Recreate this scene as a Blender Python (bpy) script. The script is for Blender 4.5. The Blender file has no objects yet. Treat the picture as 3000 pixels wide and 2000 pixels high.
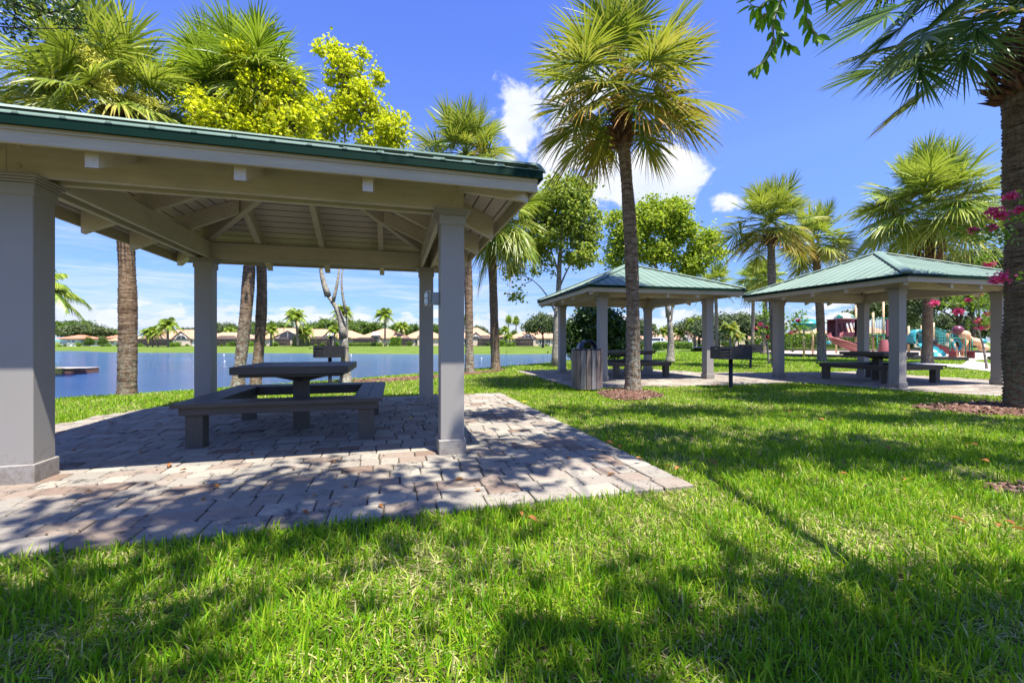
import bpy, math, random
import numpy as np
from mathutils import Vector, Matrix
PI = math.pi
rad = math.radians
S = bpy.context.scene
COL = S.collection

# ------------------------------------------------------------------ camera
FP, CX, V0 = 1258.0, 1489.2, 1001.2          # focal length and principal point in photo pixels (3000 wide)
cam = bpy.data.cameras.new("camera"); camo = bpy.data.objects.new("camera", cam); COL.objects.link(camo)
camo.location = (0, 0, 1.0); camo.rotation_euler = (PI / 2, 0, 0)
cam.sensor_width = 36; cam.lens = FP / 3000 * 36
cam.shift_x = (1500 - CX) / 3000; cam.shift_y = (V0 - 1000) / 3000
cam.clip_start = 0.05; cam.clip_end = 5000
S.camera = camo
S.view_settings.view_transform = 'Standard'; S.view_settings.look = 'None'
S.view_settings.exposure = 1.42; S.view_settings.gamma = 1; S.view_settings.use_curve_mapping = False

# ------------------------------------------------------------------ sun and sky
SUN = Vector((0.564, -0.75, 2.35)).normalized()
ELEV = math.asin(SUN.z); AZ = math.atan2(SUN.x, SUN.y)
sl = bpy.data.lights.new("sun", 'SUN'); sl.energy = 4.5; sl.angle = rad(0.53); sl.color = (1, .955, .88)
so = bpy.data.objects.new("sun", sl); COL.objects.link(so)
so.rotation_euler = (-SUN).to_track_quat('-Z', 'Y').to_euler(); so.location = (5, -6, 24)

W = bpy.data.worlds.new("World"); S.world = W; W.use_nodes = True
nt = W.node_tree; N = nt.nodes; L = nt.links; N.clear()


def mth(nt, op, a, b=None, c=None, clamp=False):
    n = nt.nodes.new('ShaderNodeMath'); n.operation = op; n.use_clamp = clamp
    for i, x in enumerate((a, b, c)):
        if x is None: continue
        if isinstance(x, (int, float)): n.inputs[i].default_value = x
        else: nt.links.new(x, n.inputs[i])
    return n.outputs[0]


def build_world():
    out = N.new('ShaderNodeOutputWorld'); bg = N.new('ShaderNodeBackground'); bg.inputs[1].default_value = 0.125
    sky = N.new('ShaderNodeTexSky'); sky.sky_type = 'NISHITA'; sky.sun_disc = False
    sky.sun_elevation = ELEV; sky.sun_rotation = AZ; sky.air_density = 1.0; sky.dust_density = .35; sky.ozone_density = 2.6
    tint = N.new('ShaderNodeMix'); tint.data_type = 'RGBA'; tint.blend_type = 'MULTIPLY'; tint.inputs[0].default_value = 1
    L.new(sky.outputs[0], tint.inputs[6])
    tc = N.new('ShaderNodeTexCoord'); sp = N.new('ShaderNodeSeparateXYZ'); L.new(tc.outputs['Generated'], sp.inputs[0])
    az = mth(nt, 'ARCTAN2', sp.outputs[0], sp.outputs[1]); el = mth(nt, 'ARCSINE', sp.outputs[2])
    tr = N.new('ShaderNodeValToRGB'); L.new(mth(nt, 'DIVIDE', el, .75, clamp=True), tr.inputs[0]); e = tr.color_ramp.elements
    e[0].position = 0; e[0].color = (.25, .32, .50, 1); e[1].position = 1; e[1].color = (.42, .50, .98, 1); q = e.new(.22); q.color = (.34, .42, .64, 1); q = e.new(.5); q.color = (.50, .56, .88, 1)
    L.new(tr.outputs[0], tint.inputs[7])

    def noise(scale, detail, rough, sx=1, sz=1, dist=0.0):
        mp = N.new('ShaderNodeMapping'); mp.inputs['Scale'].default_value = (sx, sx, sz)
        L.new(tc.outputs['Generated'], mp.inputs[0])
        n = N.new('ShaderNodeTexNoise'); n.inputs['Scale'].default_value = scale; n.inputs['Detail'].default_value = detail
        n.inputs['Roughness'].default_value = rough; n.inputs['Distortion'].default_value = dist
        L.new(mp.outputs[0], n.inputs['Vector']); return n.outputs[0]
    # heaped clouds, each an ellipse of directions with a ragged noise rim
    mx = None
    for (u, v, ru, rv) in CLOUDS:
        a0 = math.atan2(u - CX, FP); e0 = math.atan2((V0 - v) * math.cos(a0), FP)
        k = math.cos(a0)
        ra = ru / FP * k * k; re = rv / FP * k
        q = mth(nt, 'SQRT', mth(nt, 'ADD', mth(nt, 'POWER', mth(nt, 'DIVIDE', mth(nt, 'SUBTRACT', az, a0), ra), 2),
                              mth(nt, 'POWER', mth(nt, 'DIVIDE', mth(nt, 'SUBTRACT', el, e0), re), 2)))
        m = mth(nt, 'SUBTRACT', 1.0, q)
        mx = m if mx is None else mth(nt, 'MAXIMUM', mx, m)
    nz = noise(9, 9, .6, 1, 1.4, .3)
    m1 = mth(nt, 'ADD', mth(nt, 'MAXIMUM', mx, -1.2), mth(nt, 'MULTIPLY', mth(nt, 'SUBTRACT', nz, .5), 3.4))
    r1 = N.new('ShaderNodeMapRange'); r1.interpolation_type = 'SMOOTHSTEP'; L.new(m1, r1.inputs[0])
    r1.inputs[1].default_value = -.05; r1.inputs[2].default_value = .42
    # low puffs along the horizon
    nz2 = noise(16, 8, .6, 1, 2.6, .2)
    band = mth(nt, 'SUBTRACT', 1.0, mth(nt, 'ABSOLUTE', mth(nt, 'DIVIDE', mth(nt, 'SUBTRACT', el, .035), .05)))
    m2 = mth(nt, 'ADD', mth(nt, 'MULTIPLY', mth(nt, 'MAXIMUM', band, -1.0), .55), mth(nt, 'MULTIPLY', mth(nt, 'SUBTRACT', nz2, .5), 2.2))
    r2 = N.new('ShaderNodeMapRange'); r2.interpolation_type = 'SMOOTHSTEP'; L.new(m2, r2.inputs[0])
    r2.inputs[1].default_value = .16; r2.inputs[2].default_value = .46
    lw = N.new('ShaderNodeMapRange'); L.new(el, lw.inputs[0]); lw.inputs[1].default_value = .16; lw.inputs[2].default_value = .09
    r2o = mth(nt, 'MULTIPLY', mth(nt, 'MULTIPLY', r2.outputs[0], .85), lw.outputs[0])
    # thin high streaks
    nz3 = noise(5.5, 7, .62, .8, 7.0, .6)
    r3 = N.new('ShaderNodeMapRange'); r3.interpolation_type = 'SMOOTHSTEP'; L.new(nz3, r3.inputs[0])
    r3.inputs[1].default_value = .42; r3.inputs[2].default_value = .72
    bl = N.new('ShaderNodeMapRange'); L.new(el, bl.inputs[0]); bl.inputs[1].default_value = .42; bl.inputs[2].default_value = .14
    al = N.new('ShaderNodeMapRange'); L.new(az, al.inputs[0]); al.inputs[1].default_value = .25; al.inputs[2].default_value = 0.0
    r3o = mth(nt, 'MULTIPLY', mth(nt, 'MULTIPLY', r3.outputs[0], .62), mth(nt, 'MULTIPLY', bl.outputs[0], al.outputs[0]))
    msk = mth(nt, 'MAXIMUM', mth(nt, 'MAXIMUM', r1.outputs[0], r2o), r3o, clamp=True)
    cr = N.new('ShaderNodeValToRGB'); cr.color_ramp.elements[0].position = .3; cr.color_ramp.elements[1].position = .68
    cr.color_ramp.elements[0].color = (.62, .72, .98, 1); cr.color_ramp.elements[1].color = (1, 1, 1, 1)
    L.new(noise(7, 5, .5, 1, 1.6), cr.inputs[0])
    cs = N.new('ShaderNodeMix'); cs.data_type = 'RGBA'; cs.blend_type = 'MULTIPLY'; cs.inputs[0].default_value = 1
    L.new(cr.outputs[0], cs.inputs[6]); cs.inputs[7].default_value = (3.4, 3.4, 3.4, 1); cs.clamp_result = False
    fin = N.new('ShaderNodeMix'); fin.data_type = 'RGBA'; L.new(msk, fin.inputs[0])
    L.new(tint.outputs[2], fin.inputs[6]); L.new(cs.outputs[2], fin.inputs[7])
    L.new(fin.outputs[2], bg.inputs[0]); L.new(bg.outputs[0], out.inputs[0])


SKYTINT = (.86, .82, 1.06, 1)
CLOUDS = [(1515, 370, 90, 130), (1620, 450, 110, 90), (1690, 290, 110, 150), (1880, 540, 200, 90), (1985, 485, 85, 105),
          (1770, 560, 90, 60), (2120, 585, 70, 45), (320, 935, 55, 30), (560, 945, 40, 16), (1445, 925, 80, 22), (1000, 930, 200, 16)]
build_world()

# ------------------------------------------------------------------ maths helpers


def at(u, v, Y):
    return Vector(((u - CX) * Y / FP, Y, 1 + (V0 - v) * Y / FP))


def G(u, v, z=0.0):
    Y = FP * (1 - z) / (v - V0)
    return Vector(((u - CX) * Y / FP, Y, z))


def sstep(x):
    x = np.clip(x, 0, 1); return x * x * (3 - 2 * x)


def inpoly(P, poly):
    x, y = P[:, 0], P[:, 1]; r = np.zeros(len(P), bool); n = len(poly)
    for i in range(n):
        x0, y0 = poly[i][0], poly[i][1]; x1, y1 = poly[(i + 1) % n][0], poly[(i + 1) % n][1]
        if y0 == y1: continue
        c = ((y0 > y) != (y1 > y)) & (x < (x1 - x0) * (y - y0) / (y1 - y0) + x0)
        r ^= c
    return r


def sdist(P, poly):
    x, y = P[:, 0], P[:, 1]; best = np.full(len(P), 1e18); n = len(poly)
    for i in range(n):
        ax, ay = poly[i][0], poly[i][1]; bx, by = poly[(i + 1) % n][0], poly[(i + 1) % n][1]
        dx, dy = bx - ax, by - ay
        t = np.clip(((x - ax) * dx + (y - ay) * dy) / (dx * dx + dy * dy), 0, 1)
        best = np.minimum(best, (x - ax - t * dx) ** 2 + (y - ay - t * dy) ** 2)
    d = np.sqrt(best); return np.where(inpoly(P, poly), -d, d)


def chaikin(p, k=2):
    for _ in range(k):
        q = []
        for i in range(len(p)):
            a = p[i]; b = p[(i + 1) % len(p)]
            q.append((a[0] * .75 + b[0] * .25, a[1] * .75 + b[1] * .25)); q.append((a[0] * .25 + b[0] * .75, a[1] * .25 + b[1] * .75))
        p = q
    return p


LAKE = chaikin([(-30, 0), (-17, 6.6), (-11.4, 11.1), (-9.4, 12.9), (-6.8, 16.2), (-3.6, 20.9), (-1.2, 24.4), (6, 38), (12, 50), (20, 56), (30, 58), (44, 72),
                (46, 86), (36, 90), (24, 88), (14, 76), (4, 69), (-13, 69), (-40, 76), (-70, 80), (-82, 84), (-95, 96), (-150, 100), (-260, 110), (-260, -10), (-60, -10)], 2)
WATER_Z = -1.0


def zfun(x, y):
    x = np.atleast_1d(np.asarray(x, float)); y = np.atleast_1d(np.asarray(y, float))
    d = sdist(np.stack([x, y], 1), LAKE)
    Wd = 5.0 + 38 * sstep((y - 42) / 26)
    f = np.clip(d / Wd, 0, 1); k = sstep((y - 42) / 26)
    prof = (1 - k) * sstep(f) + k * (.45 * np.minimum(f * 6, 1) + .55 * f)
    z = -.03 - .97 * (1 - prof) - .27 * sstep((y - 84) / 30) * sstep((d - 8) / 20)
    return np.where(d < 0, -1.0 + np.maximum(.25 * d, -1.6), z)


def gz(x, y): return float(zfun(x, y)[0])


# ------------------------------------------------------------------ mesh helpers


class MB:
    def __init__(s): s.V = []; s.F = []; s.n = 0; s.T = []; s.M = []; s.SM = []; s.A = []

    def add(s, V, F, mi=0, smooth=False, t=None, a=None):
        V = np.asarray(V, float).reshape(-1, 3)
        if isinstance(F, np.ndarray): F = [F]
        else:
            d = {}
            for f in F: d.setdefault(len(f), []).append(f)
            F = [np.array(x) for x in d.values()]
        for f in F:
            s.F.append(f + s.n); s.M.append(mi); s.SM.append(smooth)
        s.V.append(V); s.n += len(V)
        s.T.append(np.zeros(len(V)) if t is None else np.asarray(t, float)); s.A.append(np.zeros(len(V)) if a is None else np.asarray(a, float))
        return s

    def box(s, x0, x1, y0, y1, z0, z1, mi=0, M=None, c=0.0):
        if c > 0:
            xs = (x0, x1); ys = (y0, y1); V = []
            for (z, i) in ((z0, c), (z0 + c, 0), (z1 - c, 0), (z1, c)):
                for (x, y) in ((x0, y0), (x1, y0), (x1, y1), (x0, y1)):
                    sx = 1 if x == x0 else -1; sy = 1 if y == y0 else -1
                    V += [(x + sx * (c + i * .0), y + sy * i, z), (x + sx * i, y + sy * c, z)] if (sx * sy > 0) else [(x + sx * i, y + sy * c, z), (x + sx * c, y + sy * i, z)]
            # order around: fix winding per ring
            ring = []
            for k in range(4):
                z, i = ((z0, c), (z0 + c, 0), (z1 - c, 0), (z1, c))[k]
                ring.append([(x0 + i, y0 + c, z), (x0 + c, y0 + i, z), (x1 - c, y0 + i, z), (x1 - i, y0 + c, z),
                             (x1 - i, y1 - c, z), (x1 - c, y1 - i, z), (x0 + c, y1 - i, z), (x0 + i, y1 - c, z)])
            V = [p for r in ring for p in r]
            F = []
            for k in range(3):
                for j in range(8):
                    a = k * 8 + j; b = k * 8 + (j + 1) % 8; F.append((a, b, b + 8, a + 8))
            F.append(tuple(range(7, -1, -1))); F.append(tuple(24 + j for j in range(8)))
        else:
            V = [(x0, y0, z0), (x1, y0, z0), (x1, y1, z0), (x0, y1, z0), (x0, y0, z1), (x1, y0, z1), (x1, y1, z1), (x0, y1, z1)]
            F = [(3, 2, 1, 0), (4, 5, 6, 7), (0, 1, 5, 4), (1, 2, 6, 5), (2, 3, 7, 6), (3, 0, 4, 7)]
        V = np.array(V, float)
        if M is not None: V = V @ np.array(M.to_3x3()).T + np.array(M.translation)
        return s.add(V, F, mi)

    def bar(s, p, q, w, h, mi=0, up=(0, 0, 1)):
        p = Vector(p); q = Vector(q); d = (q - p); ln = d.length; d.normalize()
        u = Vector(up); sd = d.cross(u)
        if sd.length < 1e-4: sd = Vector((1, 0, 0))
        sd.normalize(); u = sd.cross(d)
        M = Matrix((sd, d, u)).transposed().to_4x4(); M.translation = p
        return s.box(-w / 2, w / 2, 0, ln, -h / 2, h / 2, mi, M)

    def tube(s, pts, rr, n=10, mi=0, smooth=True, cap=True, t=None, wob=0, rng=None):
        P = np.array([tuple(p) for p in pts], float); k = len(P)
        if np.isscalar(rr): rr = np.full(k, rr)
        rr = np.asarray(rr, float)
        T = np.gradient(P, axis=0); T /= np.linalg.norm(T, axis=1, keepdims=True) + 1e-9
        ref = np.array([1.0, 0, 0]) if abs(T[0, 0]) < .8 else np.array([0, 1.0, 0])
        a = np.linspace(0, 2 * PI, n, endpoint=False); V = []
        x = np.cross(T[0], ref); x /= np.linalg.norm(x)
        for i in range(k):
            x = x - T[i] * np.dot(x, T[i]); x /= np.linalg.norm(x) + 1e-9; y = np.cross(T[i], x)
            r = rr[i] * np.ones(n)
            if wob: r = r * (1 + wob * (rng.random(n) - .5))
            V.append(P[i] + np.outer(np.cos(a) * r, x) + np.outer(np.sin(a) * r, y))
        V = np.concatenate(V); i = np.arange(k - 1)[:, None] * n; j = np.arange(n)[None, :]; j2 = (j + 1) % n
        F = np.stack([i + j, i + j2, i + n + j2, i + n + j], -1).reshape(-1, 4)
        fs = [F]
        if cap: fs = F.tolist() + [list(range(n - 1, -1, -1)), [(k - 1) * n + q for q in range(n)]]
        tt = None if t is None else np.repeat(np.asarray(t, float), n)
        return s.add(V, fs if cap else F, mi, smooth, tt)

    def lathe(s, prof, n=24, mi=0, c=(0, 0, 0), smooth=True, sx=1, sy=1):
        a = np.linspace(0, 2 * PI, n, endpoint=False); V = []
        for (r, z) in prof:
            V += [(c[0] + r * math.cos(x) * sx, c[1] + r * math.sin(x) * sy, c[2] + z) for x in a]
        F = []
        for i in range(len(prof) - 1):
            for j in range(n):
                F.append((i * n + j, i * n + (j + 1) % n, (i + 1) * n + (j + 1) % n, (i + 1) * n + j))
        return s.add(V, F, mi, smooth)

    def build(s, name, mats, parent=None, kind=None):
        me = bpy.data.meshes.new(name)
        V = np.concatenate(s.V); me.vertices.add(len(V)); me.vertices.foreach_set('co', V.astype(np.float32).ravel())
        tot = sum(f.size for f in s.F); nf = sum(len(f) for f in s.F)
        me.loops.add(tot); me.polygons.add(nf)
        me.loops.foreach_set('vertex_index', np.concatenate([f.ravel() for f in s.F]).astype(np.int32))
        cnt = np.concatenate([np.full(len(f), f.shape[1]) for f in s.F]); st = np.concatenate([[0], np.cumsum(cnt)[:-1]])
        me.polygons.foreach_set('loop_start', st.astype(np.int32)); me.polygons.foreach_set('loop_total', cnt.astype(np.int32))
        me.polygons.foreach_set('material_index', np.concatenate([np.full(len(f), m) for f, m in zip(s.F, s.M)]).astype(np.int32))
        me.polygons.foreach_set('use_smooth', np.concatenate([np.full(len(f), m) for f, m in zip(s.F, s.SM)]))
        T = np.concatenate(s.T); A = np.concatenate(s.A)
        if T.any(): me.attributes.new('t', 'FLOAT', 'POINT').data.foreach_set('value', T.astype(np.float32))
        if A.any(): me.attributes.new('old', 'FLOAT', 'POINT').data.foreach_set('value', A.astype(np.float32))
        me.update(calc_edges=True)
        if not isinstance(mats, (list, tuple)): mats = [mats]
        for m in mats: me.materials.append(m)
        o = bpy.data.objects.new(name, me); COL.objects.link(o)
        if parent: o.parent = parent
        if kind: o['kind'] = kind
        return o


def tag(o, label, cat, group=None, kind=None):
    if label: o['label'] = label
    if cat: o['category'] = cat
    if group: o['group'] = group
    if kind: o['kind'] = kind
    return o


def thing(name, label, cat, loc=(0, 0, 0), rz=0, group=None):
    o = bpy.data.objects.new(name, None); o.empty_display_size = .2; COL.objects.link(o)
    o.location = loc; o.rotation_euler = (0, 0, rz); tag(o, label, cat, group); return o


def dup(o, loc, rz=0, sc=None, label=None, group=None, parent=None):
    c = o.copy(); COL.objects.link(c)
    if parent: c.parent = parent
    else:
        c.location = loc; c.rotation_euler = (0, 0, rz)
        if sc: c.scale = sc if isinstance(sc, tuple) else (sc, sc, sc)
        if label: c['label'] = label
        if group: c['group'] = group
    for ch in list(o.children): dup(ch, None, parent=c)
    return c


# ------------------------------------------------------------------ materials


def newmat(name):
    m = bpy.data.materials.new(name); m.use_nodes = True; t = m.node_tree; t.nodes.clear()
    o = t.nodes.new('ShaderNodeOutputMaterial'); return m, t, o


def nd(t, ty, **kw):
    n = t.nodes.new(ty)
    for k, v in kw.items():
        if k in n.inputs: n.inputs[k].default_value = v
        else: setattr(n, k, v)
    return n


def coords(t, scale=(1, 1, 1), world=False):
    tc = nd(t, 'ShaderNodeTexCoord'); mp = nd(t, 'ShaderNodeMapping'); mp.inputs['Scale'].default_value = scale
    if world:
        g = nd(t, 'ShaderNodeNewGeometry'); t.links.new(g.outputs['Position'], mp.inputs[0])
    else: t.links.new(tc.outputs['Object'], mp.inputs[0])
    return mp.outputs[0]


def noise(t, vec, scale, detail=4, rough=.55, dist=0):
    n = nd(t, 'ShaderNodeTexNoise'); n.inputs['Scale'].default_value = scale; n.inputs['Detail'].default_value = detail
    n.inputs['Roughness'].default_value = rough; n.inputs['Distortion'].default_value = dist
    if vec: t.links.new(vec, n.inputs['Vector'])
    return n.outputs[0]


def ramp(t, fac, stops, interp='LINEAR'):
    r = nd(t, 'ShaderNodeValToRGB'); e = r.color_ramp.elements; r.color_ramp.interpolation = interp
    while len(e) < len(stops): e.new(.5)
    for i, (p, c) in enumerate(stops):
        e[i].position = p
        e[i].color = (c[0], c[1], c[2], 1) if isinstance(c, (tuple, list)) else (c, c, c, 1)
    t.links.new(fac, r.inputs[0]); return r.outputs[0]


def mixc(t, fac, a, b, mode='MIX'):
    n = nd(t, 'ShaderNodeMix', data_type='RGBA', blend_type=mode)
    for i, x in ((0, fac), (6, a), (7, b)):
        if isinstance(x, (int, float)): n.inputs[i].default_value = x
        elif isinstance(x, tuple): n.inputs[i].default_value = (x[0], x[1], x[2], 1)
        else: t.links.new(x, n.inputs[i])
    return n.outputs[2]


def bump(t, h, s, dist=.01, prev=None):
    b = nd(t, 'ShaderNodeBump'); b.inputs['Strength'].default_value = s; b.inputs['Distance'].default_value = dist
    t.links.new(h, b.inputs['Height'])
    if prev: t.links.new(prev, b.inputs['Normal'])
    return b.outputs[0]


def surf(t, o, color, rough=.6, nrm=None, spec=.5, metal=0, coat=0):
    p = nd(t, 'ShaderNodeBsdfPrincipled')
    for k, x in (('Base Color', color), ('Roughness', rough)):
        if isinstance(x, (int, float)): p.inputs[k].default_value = x
        elif isinstance(x, tuple): p.inputs[k].default_value = (x[0], x[1], x[2], 1)
        else: t.links.new(x, p.inputs[k])
    p.inputs['Specular IOR Level'].default_value = spec; p.inputs['Metallic'].default_value = metal
    p.inputs['Coat Weight'].default_value = coat
    if nrm: t.links.new(nrm, p.inputs['Normal'])
    t.links.new(p.outputs[0], o.inputs[0]); return p


def paint(name, c, rough=.55, var=.12, sc=3.0, bmp=.15, grain=None, spec=.4, dirt=0):
    m, t, o = newmat(name); v = coords(t)
    n = noise(t, v, sc, 6, .6)
    lo = tuple(x * (1 - var) for x in c); hi = tuple(min(1, x * (1 + var)) for x in c)
    col = ramp(t, n, [(.3, lo), (.7, hi)])
    if dirt:
        d = noise(t, v, sc * 2.7, 8, .7); k = ramp(t, d, [(.5, 0), (.72, 1)])
        col = mixc(t, mth(t, 'MULTIPLY', k, dirt), col, tuple(x * .45 for x in c))
    if grain:
        g = noise(t, coords(t, grain), 1.0, 5, .6); h = g
        col = mixc(t, .35, col, ramp(t, g, [(.3, .55), (.7, 1.0)]), 'MULTIPLY')
    else: h = noise(t, v, 60, 3)
    surf(t, o, col, rough, bump(t, h, bmp, .004), spec); return m


def leafmat(name, stops, trans=(.25, .4, .05), tw=.4, rough=.45, attr=False, oldc=None, spec=.2, clump=1.2):
    """stops: colours picked per leaf; a share of the light passes through the leaf"""
    m, t, o = newmat(name); g = nd(t, 'ShaderNodeNewGeometry')
    v = coords(t); cl = noise(t, v, clump, 3)
    f = mth(t, 'ADD', mth(t, 'MULTIPLY', g.outputs['Random Per Island'], .55), mth(t, 'MULTIPLY', cl, .45))
    col = ramp(t, f, stops)
    if attr:
        ta = nd(t, 'ShaderNodeAttribute', attribute_name='t'); oa = nd(t, 'ShaderNodeAttribute', attribute_name='old')
        k = mth(t, 'MULTIPLY', oa.outputs['Fac'], mth(t, 'ADD', mth(t, 'POWER', ta.outputs['Fac'], 1.5), .15), clamp=True)
        k = mth(t, 'MULTIPLY', k, mth(t, 'ADD', mth(t, 'MULTIPLY', g.outputs['Random Per Island'], 1.1), .25), clamp=True)
        col = mixc(t, k, col, oldc or (.42, .2, .045))
    p = nd(t, 'ShaderNodeBsdfPrincipled'); p.inputs['Roughness'].default_value = rough; p.inputs['Specular IOR Level'].default_value = spec
    t.links.new(col, p.inputs['Base Color'])
    tr = nd(t, 'ShaderNodeBsdfTranslucent'); t.links.new(mixc(t, .75, col, trans, 'ADD') if False else mixc(t, .5, col, trans), tr.inputs[0])
    mx = nd(t, 'ShaderNodeMixShader'); mx.inputs[0].default_value = tw
    t.links.new(p.outputs[0], mx.inputs[1]); t.links.new(tr.outputs[0], mx.inputs[2]); t.links.new(mx.outputs[0], o.inputs[0])
    return m


M = {}
M['column'] = paint('column_paint', (.275, .255, .228), .55, .035, 1.2, .08, dirt=.0)
M['beam'] = paint('beam_paint', (.47, .425, .36), .6, .08, 1.5, .5, grain=(3, 3, 26), dirt=.2)
M['fascia'] = paint('fascia_paint', (.44, .385, .285), .6, .07, 1.6, .5, grain=(2.5, 2.5, 40), dirt=.12)
M['rafter'] = paint('rafter_paint', (.55, .49, .42), .6, .08, 2, .4, grain=(30, 30, 30), dirt=.1)
M['drip'] = paint('green_metal_edge', (.003, .020, .013), .6, .15, 5, .05, spec=.08)
M['dark_wood'] = paint('charcoal_stained_wood', (.072, .062, .051), .55, .18, 2, .9, grain=(3, 40, 40), dirt=.2)
M['dark_wood_post'] = paint('charcoal_post_wood', (.088, .073, .056), .6, .2, 3, 1.0, grain=(40, 40, 3), dirt=.25)
M['black_iron'] = paint('black_grill_iron', (.018, .018, .020), .5, .3, 12, .4, dirt=.3)
M['black_plastic'] = paint('glossy_dark_plastic', (.012, .016, .03), .12, .1, 4, .02, spec=.6)
M['steel_grey'] = paint('galvanised_grey', (.28, .29, .28), .45, .15, 10, .1)


def weather(m, low=0.0, crack=False, tone=(.12, .09, .06), knots=False):
    """add dirt splashes near the ground, drying cracks or knots to a finished paint"""
    t = m.node_tree; p = [n for n in t.nodes if n.type == 'BSDF_PRINCIPLED'][0]; src = p.inputs['Base Color'].links[0].from_socket; v = coords(t); sp = nd(t, 'ShaderNodeSeparateXYZ'); t.links.new(v, sp.inputs[0])
    if low:
        h = nd(t, 'ShaderNodeMapRange'); t.links.new(sp.outputs[2], h.inputs[0]); h.inputs[1].default_value = low; h.inputs[2].default_value = 0
        k = ramp(t, mth(t, 'ADD', noise(t, v, 22, 8, .75), mth(t, 'MULTIPLY', h.outputs[0], .30)), [(.64, 0), (.86, 1)]); src = mixc(t, mth(t, 'MULTIPLY', k, .6), src, tone)
        s_ = ramp(t, noise(t, coords(t, (34, 34, 1.3)), 1, 5, .6), [(.56, 0), (.74, 1)]); src = mixc(t, mth(t, 'MULTIPLY', s_, .05), src, tone)
    if crack:
        c = ramp(t, noise(t, coords(t, (26, 26, 1.6)), 1, 3, .5, .4), [(.655, 0), (.672, 1)]); src = mixc(t, mth(t, 'MULTIPLY', c, .8), src, (.01, .008, .006))
    if knots:
        q = nd(t, 'ShaderNodeTexVoronoi'); q.inputs['Scale'].default_value = 2.6; t.links.new(v, q.inputs['Vector']); c = ramp(t, q.outputs[0], [(.03, 1), (.06, 0)]); src = mixc(t, mth(t, 'MULTIPLY', c, .55), src, (.05, .04, .025))
    t.links.new(src, p.inputs['Base Color'])


weather(M['column'], .30); weather(M['dark_wood_post'], .0, True); weather(M['beam'], 0, False, knots=True); weather(M['dark_wood'], 0, False, knots=True)


def mat_ceiling():
    m, t, o = newmat('ceiling_boards'); v = coords(t)
    sp = nd(t, 'ShaderNodeSeparateXYZ'); t.links.new(v, sp.inputs[0])
    fr = mth(t, 'FRACT', mth(t, 'DIVIDE', sp.outputs[2], .05))
    gr = mth(t, 'LESS_THAN', fr, .10)
    id_ = mth(t, 'FLOOR', mth(t, 'DIVIDE', sp.outputs[2], .05))
    wn = nd(t, 'ShaderNodeTexWhiteNoise', noise_dimensions='1D'); t.links.new(id_, wn.inputs['W'])
    c = mixc(t, mth(t, 'MULTIPLY', wn.outputs[0], .3), (.56, .49, .45), (.46, .41, .38))
    c = mixc(t, .3, c, ramp(t, noise(t, v, 3, 5), [(.3, .7), (.7, 1.0)]), 'MULTIPLY')
    c = mixc(t, gr, c, (.05, .045, .04))
    surf(t, o, c, .6, bump(t, gr, .6, -.01)); return m


def mat_roof():
    m, t, o = newmat('green_roof_metal'); v = coords(t)
    n = noise(t, v, 1.3, 6, .6); c = ramp(t, n, [(.3, (.125, .188, .138)), (.7, (.165, .235, .180))])
    d = ramp(t, noise(t, v, 9, 8, .7), [(.58, 0), (.78, 1)])
    c = mixc(t, mth(t, 'MULTIPLY', d, .35), c, (.22, .26, .22))
    s = ramp(t, noise(t, coords(t, (14, 14, 14)), 1, 2), [(.72, 0), (.76, 1)])
    c = mixc(t, mth(t, 'MULTIPLY', s, .5), c, (.05, .10, .08))
    surf(t, o, c, ramp(t, n, [(.2, .48), (.8, .62)]), bump(t, noise(t, v, 2.2, 2), .25, .02), .4); return m


def mat_pavers():
    m, t, o = newmat('tumbled_pavers'); g = nd(t, 'ShaderNodeNewGeometry'); v = coords(t, world=True)
    c = ramp(t, g.outputs['Random Per Island'], [(0, (.19, .13, .095)), (.06, (.25, .195, .15)), (.30, (.285, .245, .195)), (.56, (.255, .23, .19)), (.8, (.315, .28, .22)), (.97, (.345, .31, .25)), (1, (.19, .125, .085))])
    c = mixc(t, .75, c, ramp(t, noise(t, v, 55, 5, .8), [(.25, .62), (.5, .95), (.8, 1.12)]), 'MULTIPLY')
    big = noise(t, v, 1.1, 5, .6)
    st = noise(t, v, 8, 10, .78, .5)
    k = ramp(t, mth(t, 'ADD', mth(t, 'MULTIPLY', st, .72), mth(t, 'MULTIPLY', big, .38)), [(.575, 0), (.64, 1)])
    k2 = mth(t, 'LESS_THAN', mth(t, 'FRACT', mth(t, 'MULTIPLY', g.outputs['Random Per Island'], 7.3)), .45)
    c = mixc(t, mth(t, 'MULTIPLY', k, mth(t, 'ADD', mth(t, 'MULTIPLY', k2, .5), .36)), c, (.055, .05, .042))
    h = mth(t, 'ADD', noise(t, v, 70, 6, .75), mth(t, 'MULTIPLY', noise(t, v, 11, 3), 2))
    surf(t, o, c, .85, bump(t, h, .55, .008), .25); return m


def mat_soil(name, a, b, sc=30, chips=False):
    m, t, o = newmat(name); v = coords(t, world=True)
    n = noise(t, v, sc, 8, .75); c = ramp(t, n, [(.3, a), (.7, b)])
    surf(t, o, c, .95, bump(t, n, .8, .02), .1); return m


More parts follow.
